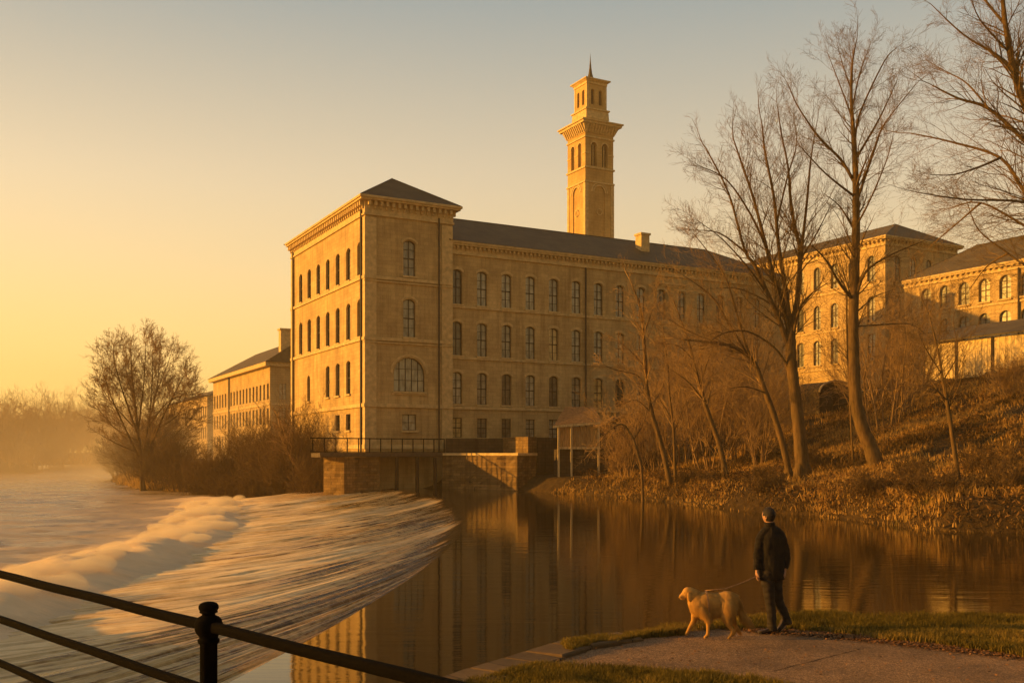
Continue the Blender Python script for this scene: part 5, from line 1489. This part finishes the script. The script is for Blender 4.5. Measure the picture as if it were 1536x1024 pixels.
# trousers
t1 = limb_mesh([(-.04, -.025, .90), (-.062, -.03, .80), (-.045, -.03, .63), (-.026, -.03, .46), (-.006, -.03, .28), (.0, -.03, .12), (.003, -.032, .040)], [.10, .10, .085, .070, .064, .062, .072], 20, .05, 2)
t2 = limb_mesh([(.05, .04, .90), (.068, .045, .80), (.085, .055, .63), (.12, .06, .43), (.19, .065, .28), (.234, .07, .16), (.243, .07, .11)], [.10, .10, .084, .068, .062, .060, .068], 20, .05, 5)
t1.add(t2.v, t2.f); remesh(t1, 'trousers', M['trouser'], man, .0085, 3)
def shoe(heel, toe, up):
    """heel, toe points at the sole; loft along the foot"""
    h = Vector(heel); t = Vector(toe); d = (t - h); L = d.length; d.normalize(); u = Vector(up).normalized(); u = (u - d * u.dot(d)).normalized(); s = d.cross(u)
    mb = MB(); prof = [(0, .022, .030), (.03, .036, .07), (.22, .040, .088), (.42, .036, .070), (.62, .046, .050), (.82, .048, .042), (.95, .034, .034), (1.0, .012, .020)]; n = 16
    for f, w_, hh in prof:
        for k in range(n):
            a = 2 * math.pi * k / n; ca, sa = math.cos(a), math.sin(a)
            mb.v.append(tuple(h + d * (f * L) + s * (w_ * math.copysign(abs(ca) ** .7, ca)) + u * (hh / 2 + hh / 2 * math.copysign(abs(sa) ** .7, sa))))
    for i in range(len(prof) - 1):
        for k in range(n): mb.f.append((i * n + k, i * n + (k + 1) % n, (i + 1) * n + (k + 1) % n, (i + 1) * n + k))
    mb.f.append(tuple(reversed(range(n)))); mb.f.append(tuple((len(prof) - 1) * n + k for k in range(n)))
    so = mb.build('shoe', M['shoe'], man, True)
    mb = MB(); mb.v = []
    for f, w_, hh in prof:
        for sg in (-1, 1):
            for zz in (-.006, .014): mb.v.append(tuple(h + d * (f * (L + .006)) + s * (sg * (w_ + .003)) + u * zz))
    for i in range(len(prof) - 1):
        a = i * 4; mb.f += [(a, a + 2, a + 6, a + 4), (a + 1, a + 5, a + 7, a + 3), (a, a + 4, a + 5, a + 1), (a + 2, a + 3, a + 7, a + 6)]
    mb.f += [(0, 1, 3, 2)]; mb.build('sole', M['hair'], so)
shoe((.052, -.03, .008), (-.205, -.05, .008), (0, 0, 1)); shoe((.262, .072, .165), (.105, .052, .010), (-.65, 0, .6))

# dog
M['fur'] = simple('golden_fur', (.46, .235, .055), .8, .2, var=.3, scale=9, stretch=(1, 1, .35), bump=.6, bd=.012)
M['nose'] = simple('dog_nose', (.02, .015, .012), .4, .5)
DX, DY = (1069.8 - 768) / F * 13.6, 13.6
dog = empty('dog', (DX, DY, PZ + .004), 0, 'golden retriever walking left on the path, wearing a strap, head held forward', 'dog')
S_ = .965
def D(cx, cz, y=0.0): return ((cx - 650) / 1000 * S_, y, (915 - cz) / 1000 * S_)
dv = [(D(640, 440), (.125, .150)), (D(540, 440), (.130, .165)), (D(450, 440), (.115, .150)), (D(385, 355), (.085, .108)), (D(335, 300), (.072, .088)), (D(290, 272), (.064, .068)), (D(248, 300), (.040, .044)), (D(205, 330), (.031, .031)), (D(184, 338), (.027, .026)),
      (D(740, 425), (.115, .135)), (D(840, 390), (.120, .130)), (D(920, 395), (.095, .105)),
      # tail 12..
      (D(968, 380), .045), (D(1000, 450), .036), (D(1030, 530), .034), (D(1080, 590), .032), (D(1140, 640), .022), (D(1185, 665), .010),
      # near fore leg 18..
      (D(475, 500, -.075), (.062, .075)), (D(535, 610, -.085), (.042, .046)), (D(562, 700, -.085), (.029, .030)), (D(560, 800, -.085), (.024, .025)), (D(556, 862, -.085), (.026, .026)), (D(515, 893, -.088), (.028, .020)),
      # far fore leg 24..
      (D(430, 500, .075), (.058, .07)), (D(400, 610, .085), (.042, .046)), (D(385, 680, .085), (.030, .031)), (D(335, 755, .085), (.024, .025)), (D(305, 810, .085), (.024, .022)), (D(282, 838, .085), (.026, .018)),
      # near hind leg 30..
      (D(835, 470, -.075), (.082, .110)), (D(800, 590, -.09), (.055, .065)), (D(830, 690, -.09), (.034, .038)), (D(893, 790, -.09), (.026, .028)), (D(895, 825, -.09), (.024, .026)), (D(868, 880, -.09), (.023, .024)), (D(838, 905, -.092), (.028, .017)),
      # far hind leg 37..
      (D(900, 470, .075), (.080, .105)), (D(905, 590, .09), (.052, .06)), (D(945, 690, .09), (.033, .036)), (D(1000, 765, .09), (.025, .027)), (D(990, 800, .09), (.023, .025)), (D(965, 850, .09), (.022, .023)), (D(938, 872, .092), (.027, .017)),
      # lower jaw 44
      (D(232, 358), (.028, .024)), (D(196, 372), (.018, .012))]
de_ = [(0, 1), (1, 2), (2, 3), (3, 4), (4, 5), (5, 6), (6, 7), (7, 8), (0, 9), (9, 10), (10, 11), (11, 12), (12, 13), (13, 14), (14, 15), (15, 16), (16, 17), (2, 18), (18, 19), (19, 20), (20, 21), (21, 22), (22, 23), (2, 24), (24, 25), (25, 26), (26, 27), (27, 28), (28, 29),
       (10, 30), (30, 31), (31, 32), (32, 33), (33, 34), (34, 35), (35, 36), (10, 37), (37, 38), (38, 39), (39, 40), (40, 41), (41, 42), (42, 43), (5, 44), (44, 45)]
db = remesh(blobs([v for v, _ in dv], de_, [r_ for _, r_ in dv]), 'body', M['fur'], dog, .0085, 7)
# tilted far feet touch the path a little further from the viewer
co = np.empty(len(db.data.vertices) * 3); db.data.vertices.foreach_get('co', co); co = co.reshape(-1, 3)
far = (co[:, 1] > .03) & (co[:, 2] < .3)
co[far, 2] -= (.3 - co[far, 2]) / .3 * np.where(co[far, 0] < 0, .062, .030)
low = (co[:, 2] < .0); co[low, 2] = 0
db.data.vertices.foreach_set('co', co.ravel()); db.data.update()
# ears
for s in (-1, 1):
    mb = MB(); c_ = Vector(D(300, 265, s * .062)); n = 12; prof = [(0, .010, .012), (.02, .030, .016), (.06, .036, .016), (.10, .030, .013), (.125, .016, .008), (.132, .004, .003)]
    for f, w_, th in prof:
        for k in range(n):
            a = 2 * math.pi * k / n; mb.v.append((c_.x + .10 * f + w_ * math.cos(a), c_.y + s * (.012 * math.sin(f * 20) + th * math.sin(a) * .6), c_.z - f))
    for i in range(len(prof) - 1):
        for k in range(n): mb.f.append((i * n + k, i * n + (k + 1) % n, (i + 1) * n + (k + 1) % n, (i + 1) * n + k))
    mb.f.append(tuple(range(n))); mb.build('ear', M['fur'], dog, True)
    mb = MB(); e = Vector(D(238, 280, s * .037)); mb.lathe(tuple(e), [(.0015, -.008), (.007, -.004), (.008, 0), (.007, .004), (.0015, .008)], 10); mb.build('eye', M['eye'], dog, True)
mb = MB(); e = Vector(D(160, 330)); mb.lathe(tuple(e), [(.002, -.012), (.012, -.008), (.015, 0), (.012, .008), (.002, .011)], 12); mb.build('nose', M['nose'], dog, True)
# coat of hair: strands on the body, long at breeches, tail, chest, belly
def fur(obj, n, seed):
    r = np.random.default_rng(seed); me = obj.data; me.calc_loop_triangles(); nt = len(me.loop_triangles)
    tri = np.empty(nt * 3, np.int32); me.loop_triangles.foreach_get('vertices', tri); tri = tri.reshape(-1, 3)
    co = np.empty(len(me.vertices) * 3); me.vertices.foreach_get('co', co); co = co.reshape(-1, 3)
    a, b, c_ = co[tri[:, 0]], co[tri[:, 1]], co[tri[:, 2]]; nn = np.cross(b - a, c_ - a); ar = np.linalg.norm(nn, axis=1); nn /= np.maximum(ar[:, None], 1e-12)
    k = r.choice(nt, n, p=ar / ar.sum()); u = r.uniform(size=(n, 1)); v = r.uniform(size=(n, 1)); f = (u + v) > 1; u = np.where(f, 1 - u, u); v = np.where(f, 1 - v, v)
    p = a[k] + (b[k] - a[k]) * u + (c_[k] - a[k]) * v; N = nn[k]
    x, z = p[:, 0], p[:, 2]
    L = np.where(z > .30, .026, np.where(z > .18, .020, .007))
    L = np.where((z < .40) & (z > .25) & (x < .1) & (x > -.2), .065, L)     # belly and chest
    L = np.where((x < -.17) & (x > -.33) & (z > .32) & (z < .5), .05, L)
    L = np.where((x > .13) & (x < .36) & (z > .22) & (z < .46), .055, L)     # breeches
    tail = (x > .30) & (z < .56); L = np.where(tail & (x > .34), .13, L)
    L = np.where((x < -.34), .006, L); L = L * r.uniform(.6, 1.2, n)
    flow = np.stack([np.full(n, .55), np.zeros(n), np.full(n, -.75)], 1); flow[z > .55] = (.95, 0, -.1); flow[tail] = (.35, 0, -1.0)
    flow[x < -.25] = (.4, 0, -.6)
    d = N * .16 + flow + r.normal(0, .10, (n, 3)); d /= np.linalg.norm(d, axis=1, keepdims=True)
    s = np.cross(d, N); s /= np.maximum(np.linalg.norm(s, axis=1, keepdims=True), 1e-9); w_ = (.0022 + .022 * L)[:, None] * .5
    q = p + d * L[:, None]; q[:, 2] = np.maximum(q[:, 2] - L * .15, .004)
    V = np.stack([p - s * w_, p + s * w_, q], 1).reshape(-1, 3)
    return np_mesh('fur', V, np.arange(3 * n).reshape(n, 3), M['fur'], dog)
fur(db, 60000, 5)
# harness strap round the chest
mb = MB(); n = 40; rg = []
cx_, cz_ = D(560, 440)[0], D(560, 440)[2]
for k in range(n):
    t = 2 * math.pi * k / n; yy = .134 * math.cos(t); zz = .176 * math.sin(t)
    x_ = cx_ - .018 * math.sin(t)
    for dx_, e in ((-.012, 0), (.012, 0), (.012, .006), (-.012, .006)): mb.v.append((x_ + dx_, yy * (1 + e / .13), cz_ + zz * (1 + e / .17)))
for k in range(n):
    k2 = (k + 1) % n
    for j in range(4): mb.f.append((k * 4 + j, k * 4 + (j + 1) % 4, k2 * 4 + (j + 1) % 4, k2 * 4 + j))
M['strap'] = simple('strap', (.30, .16, .06), .6, .3, scale=40)
mb.build('harness', M['strap'], dog)
# leash from the harness over the back up to the hand
hand = Vector((PX, PY, PZ)) + Vector((-.205, -.07, .80)); h0 = Vector((DX, DY, PZ)) + Vector((cx_ - .02, -.01, cz_ + .185)); h1 = Vector((DX, DY, PZ)) + Vector(D(800, 240, -.01))
mb = MB(); P_ = [h0, h0.lerp(h1, .5) + Vector((0, 0, .006)), h1 + Vector((0, 0, .012))]
for i in range(1, 9): t = i / 8; p = h1.lerp(hand, t); p.z += .012 - .05 * t * (1 - t); P_.append(p)
P_ += [hand + Vector((.01, .02, .03)), hand + Vector((.02, .03, .0)), hand + Vector((.01, .0, -.03)), hand + Vector((-.005, -.01, -.005))]
mb.tube(P_, .0095, 8); ls = mb.build('leash', M['strap'], None, True)
tag(ls, 'thin taut leash running from the dog to the walking person', 'leash')

# ------------------------------------------------------------------ haze, light, sky, camera
def volume(name, dens, col, aniso=0.0):
    t = NT(name); t.n.remove(t.b); v = t.new('ShaderNodeVolumePrincipled'); v.inputs['Density'].default_value = dens
    v.inputs['Color'].default_value = (*col, 1); v.inputs['Anisotropy'].default_value = aniso; t.link(v.outputs[0], t.out.inputs['Volume']); return t.m
HAZE, MIST = .0005, .0075
m = MB(); m.box(-345, 425, -70, 910, -3.7, 66); tag(m.build('haze', volume('haze_air', HAZE, (1.0, .78, .44))), 'thin golden morning haze in the air', 'haze', kind='stuff')
bm = bmesh.new()
bmesh.ops.create_icosphere(bm, subdivisions=4, radius=1)
me = bpy.data.meshes.new('river_mist'); bm.to_mesh(me); bm.free()
t = NT('mist_air'); t.n.remove(t.b); v = t.new('ShaderNodeVolumePrincipled'); v.inputs['Color'].default_value = (1, .86, .60, 1)
tc_ = t.new('ShaderNodeTexCoord'); ln = t.new('ShaderNodeVectorMath', operation='LENGTH'); t.link(tc_.outputs['Object'], ln.inputs[0])
fall = t.math('POWER', t.math('SUBTRACT', 1.0, ln.outputs['Value'], True), 1.3)
mp_ = t.new('ShaderNodeMapping'); mp_.inputs['Scale'].default_value = (3.2, 4, 1.6); t.link(tc_.outputs['Object'], mp_.inputs[0])
nz_ = t.noise(mp_.outputs[0], 1.3, 3, .55)
t.link(t.math('MULTIPLY', t.math('MULTIPLY', fall, t.math('SUBTRACT', nz_, .28, True)), MIST * 6.5), v.inputs['Density']); t.link(v.outputs[0], t.out.inputs['Volume'])
mi = tag(link_mesh('river_mist', me, t.m, None, True), 'pale golden mist lying on the river at the left', 'mist', kind='stuff')
# soft spray rolling over the toe of the weir: lumps of fine droplets
SB = MB(); r = random.Random(3)
for yk, o_, w_, l_, h_ in SPRAY:
    if yk > 84 or yk < 12: continue
    xt = float(np.interp(yk, CP[:, 1] - OY, CP[:, 0] - 10.5)) + o_
    for j in range(11):
        cx_, cy2 = xt + .2 + max(-2.6, min(.45, r.gauss(-.6, .8))), yk + r.uniform(-1, 1) * l_ * .9
        cz_ = -1.22 + .62 * h_ * math.exp(-((cx_ - xt) / 1.2) ** 2 - ((cy2 - yk) / l_) ** 2) + r.uniform(-.04, .06)
        ex, ey, ez = r.uniform(.35, .85), r.uniform(.4, .9) * (1 + yk / 90), r.uniform(.14, .34) * (.6 + .6 * h_); b = len(SB.v); n_, k_ = 14, 8
        for i in range(1, k_):
            a_ = -math.pi / 2 + math.pi * i / k_
            for q_ in range(n_): t_ = 2 * math.pi * q_ / n_; SB.v.append((cx_ + ex * math.cos(a_) * math.cos(t_), cy2 + ey * math.cos(a_) * math.sin(t_), cz_ + ez * math.sin(a_)))
        for i in range(k_ - 2):
            for q_ in range(n_): q2 = (q_ + 1) % n_; SB.f.append((b + i * n_ + q_, b + i * n_ + q2, b + (i + 1) * n_ + q2, b + (i + 1) * n_ + q_))
        SB.f.append(tuple(b + q_ for q_ in reversed(range(n_)))); SB.f.append(tuple(b + (k_ - 2) * n_ + q_ for q_ in range(n_)))
sp = remesh(SB, 'weir_spray', volume('spray', .85, (.93, .80, .62)), None, .09, 4)
cs_ = np.empty(len(sp.data.vertices) * 3); sp.data.vertices.foreach_get('co', cs_); cs_ = cs_.reshape(-1, 3)
cs_[:, 2] += (fbm(cs_[:, 0] * 1.6, cs_[:, 1] * 1.3, 97, 4) - .48) * .42 * (cs_[:, 2] > -1.2); sp.data.vertices.foreach_set('co', cs_.ravel()); sp.data.update()
tag(sp, 'soft rolling spray and foam at the foot of the weir', 'spray', kind='stuff')
mi.location = (-70, 168, 0); mi.scale = (56, 90, 17); mi.rotation_euler = (0, 0, R(25))

AZ, EL = R(90), R(11)       # sun left of the view axis
sv = Vector((-math.sin(AZ) * math.cos(EL), math.cos(AZ) * math.cos(EL), math.sin(EL)))
sl = bpy.data.lights.new('sun', 'SUN'); sl.energy = 5.0; sl.color = (1, .48, .07); sl.angle = R(.5)
so = bpy.data.objects.new('sun', sl); COL.objects.link(so); so.rotation_euler = sv.to_track_quat('Z', 'Y').to_euler()
w = bpy.data.worlds.new('World'); scene.world = w; w.use_nodes = True
nt = w.node_tree; N_ = nt.nodes; Lk = nt.links; bg = N_['Background']
sky = N_.new('ShaderNodeTexSky'); sky.sky_type = 'NISHITA'; sky.sun_disc = False; sky.sun_elevation = EL; sky.sun_rotation = -AZ
sky.air_density = 1.6; sky.dust_density = 4.0; sky.ozone_density = 1.0
tc = N_.new('ShaderNodeTexCoord'); sx = N_.new('ShaderNodeSeparateXYZ'); Lk.new(tc.outputs['Generated'], sx.inputs[0])
def ramp(fac, st):
    r_ = N_.new('ShaderNodeValToRGB'); e = r_.color_ramp.elements
    while len(e) < len(st): e.new(.5)
    for i, (p, c_) in enumerate(st): e[i].position = p; e[i].color = (*c_, 1)
    Lk.new(fac, r_.inputs[0]); return r_.outputs[0]
def mth(op, a, b=None, cl=False):
    m_ = N_.new('ShaderNodeMath'); m_.operation = op; m_.use_clamp = cl
    for i, v in enumerate((a, b)):
        if v is None: continue
        if isinstance(v, (int, float)): m_.inputs[i].default_value = v
        else: Lk.new(v, m_.inputs[i])
    return m_.outputs[0]
elev = ramp(sx.outputs[2], [(0, (.84, .52, .14)), (.10, (.79, .54, .23)), (.18, (.63, .50, .29)), (.27, (.50, .44, .32)), (.41, (.25, .30, .30)), (.8, (.15, .18, .205))])
glow = ramp(sx.outputs[2], [(0, (1.18, .72, .14)), (.12, (1.08, .73, .25)), (.25, (.95, .72, .41)), (.42, (.50, .45, .36)), (.8, (.22, .24, .26))])
dt = N_.new('ShaderNodeVectorMath'); dt.operation = 'DOT_PRODUCT'; nv = N_.new('ShaderNodeVectorMath'); nv.operation = 'NORMALIZE'
Lk.new(tc.outputs['Generated'], nv.inputs[0]); Lk.new(nv.outputs[0], dt.inputs[0]); dt.inputs[1].default_value = (-math.sin(R(48)) * .995, math.cos(R(48)) * .995, .08)
hf = mth('MULTIPLY', mth('ADD', dt.outputs['Value'], 1), .5)
gl = mth('MULTIPLY', mth('POWER', hf, 7.0), mth('SUBTRACT', 1.0, mth('MULTIPLY', sx.outputs[2], 1.7, True), True))
anti = ramp(hf, [(0, (.50, .52, .50)), (.30, (.56, .57, .54)), (.58, (1, 1, 1))])
mx = N_.new('ShaderNodeMix'); mx.data_type = 'RGBA'; Lk.new(mth('MULTIPLY', gl, .95, True), mx.inputs[0]); Lk.new(elev, mx.inputs[6]); Lk.new(glow, mx.inputs[7])
ad = N_.new('ShaderNodeMix'); ad.data_type = 'RGBA'; ad.blend_type = 'ADD'; ad.inputs[0].default_value = 1
sc = N_.new('ShaderNodeMix'); sc.data_type = 'RGBA'; sc.blend_type = 'MULTIPLY'; sc.inputs[0].default_value = 1; Lk.new(mx.outputs[2], sc.inputs[6]); sc.inputs[7].default_value = (7.6, 7.6, 7.6, 1)
nk_ = N_.new('ShaderNodeMix'); nk_.data_type = 'RGBA'; nk_.blend_type = 'MULTIPLY'; nk_.inputs[0].default_value = 1; Lk.new(sky.outputs[0], nk_.inputs[6]); nk_.inputs[7].default_value = (.16, .12, .08, 1)
dk_ = N_.new('ShaderNodeMix'); dk_.data_type = 'RGBA'; dk_.blend_type = 'MULTIPLY'; dk_.inputs[0].default_value = 1; Lk.new(sc.outputs[2], dk_.inputs[6]); Lk.new(anti, dk_.inputs[7])
Lk.new(dk_.outputs[2], ad.inputs[6]); Lk.new(nk_.outputs[2], ad.inputs[7]); Lk.new(ad.outputs[2], bg.inputs[0]); bg.inputs[1].default_value = .1

cam = bpy.data.cameras.new('camera'); co_ = bpy.data.objects.new('camera', cam); COL.objects.link(co_); scene.camera = co_
co_.location = (0, 0, CZ); co_.rotation_euler = (R(90), 0, 0); cam.sensor_width = 36; cam.lens = 36 * F / 1536
cam.shift_y = (HY - 512) / 1536; cam.clip_end = 3000; cam.clip_start = .05
vs = scene.view_settings; vs.view_transform = 'Standard'; vs.look = 'None'; vs.exposure = .68; vs.gamma = 1; vs.use_curve_mapping = False
cy_ = scene.cycles; cy_.use_denoising = True; cy_.max_bounces = 6; cy_.volume_bounces = 1; cy_.diffuse_bounces = 2; cy_.glossy_bounces = 3; cy_.transmission_bounces = 2; cy_.transparent_max_bounces = 8
cy_.volume_max_steps = 64; cy_.use_adaptive_sampling = True; cy_.adaptive_threshold = .02; cy_.sample_clamp_indirect = 4
scene.frame_set(1)
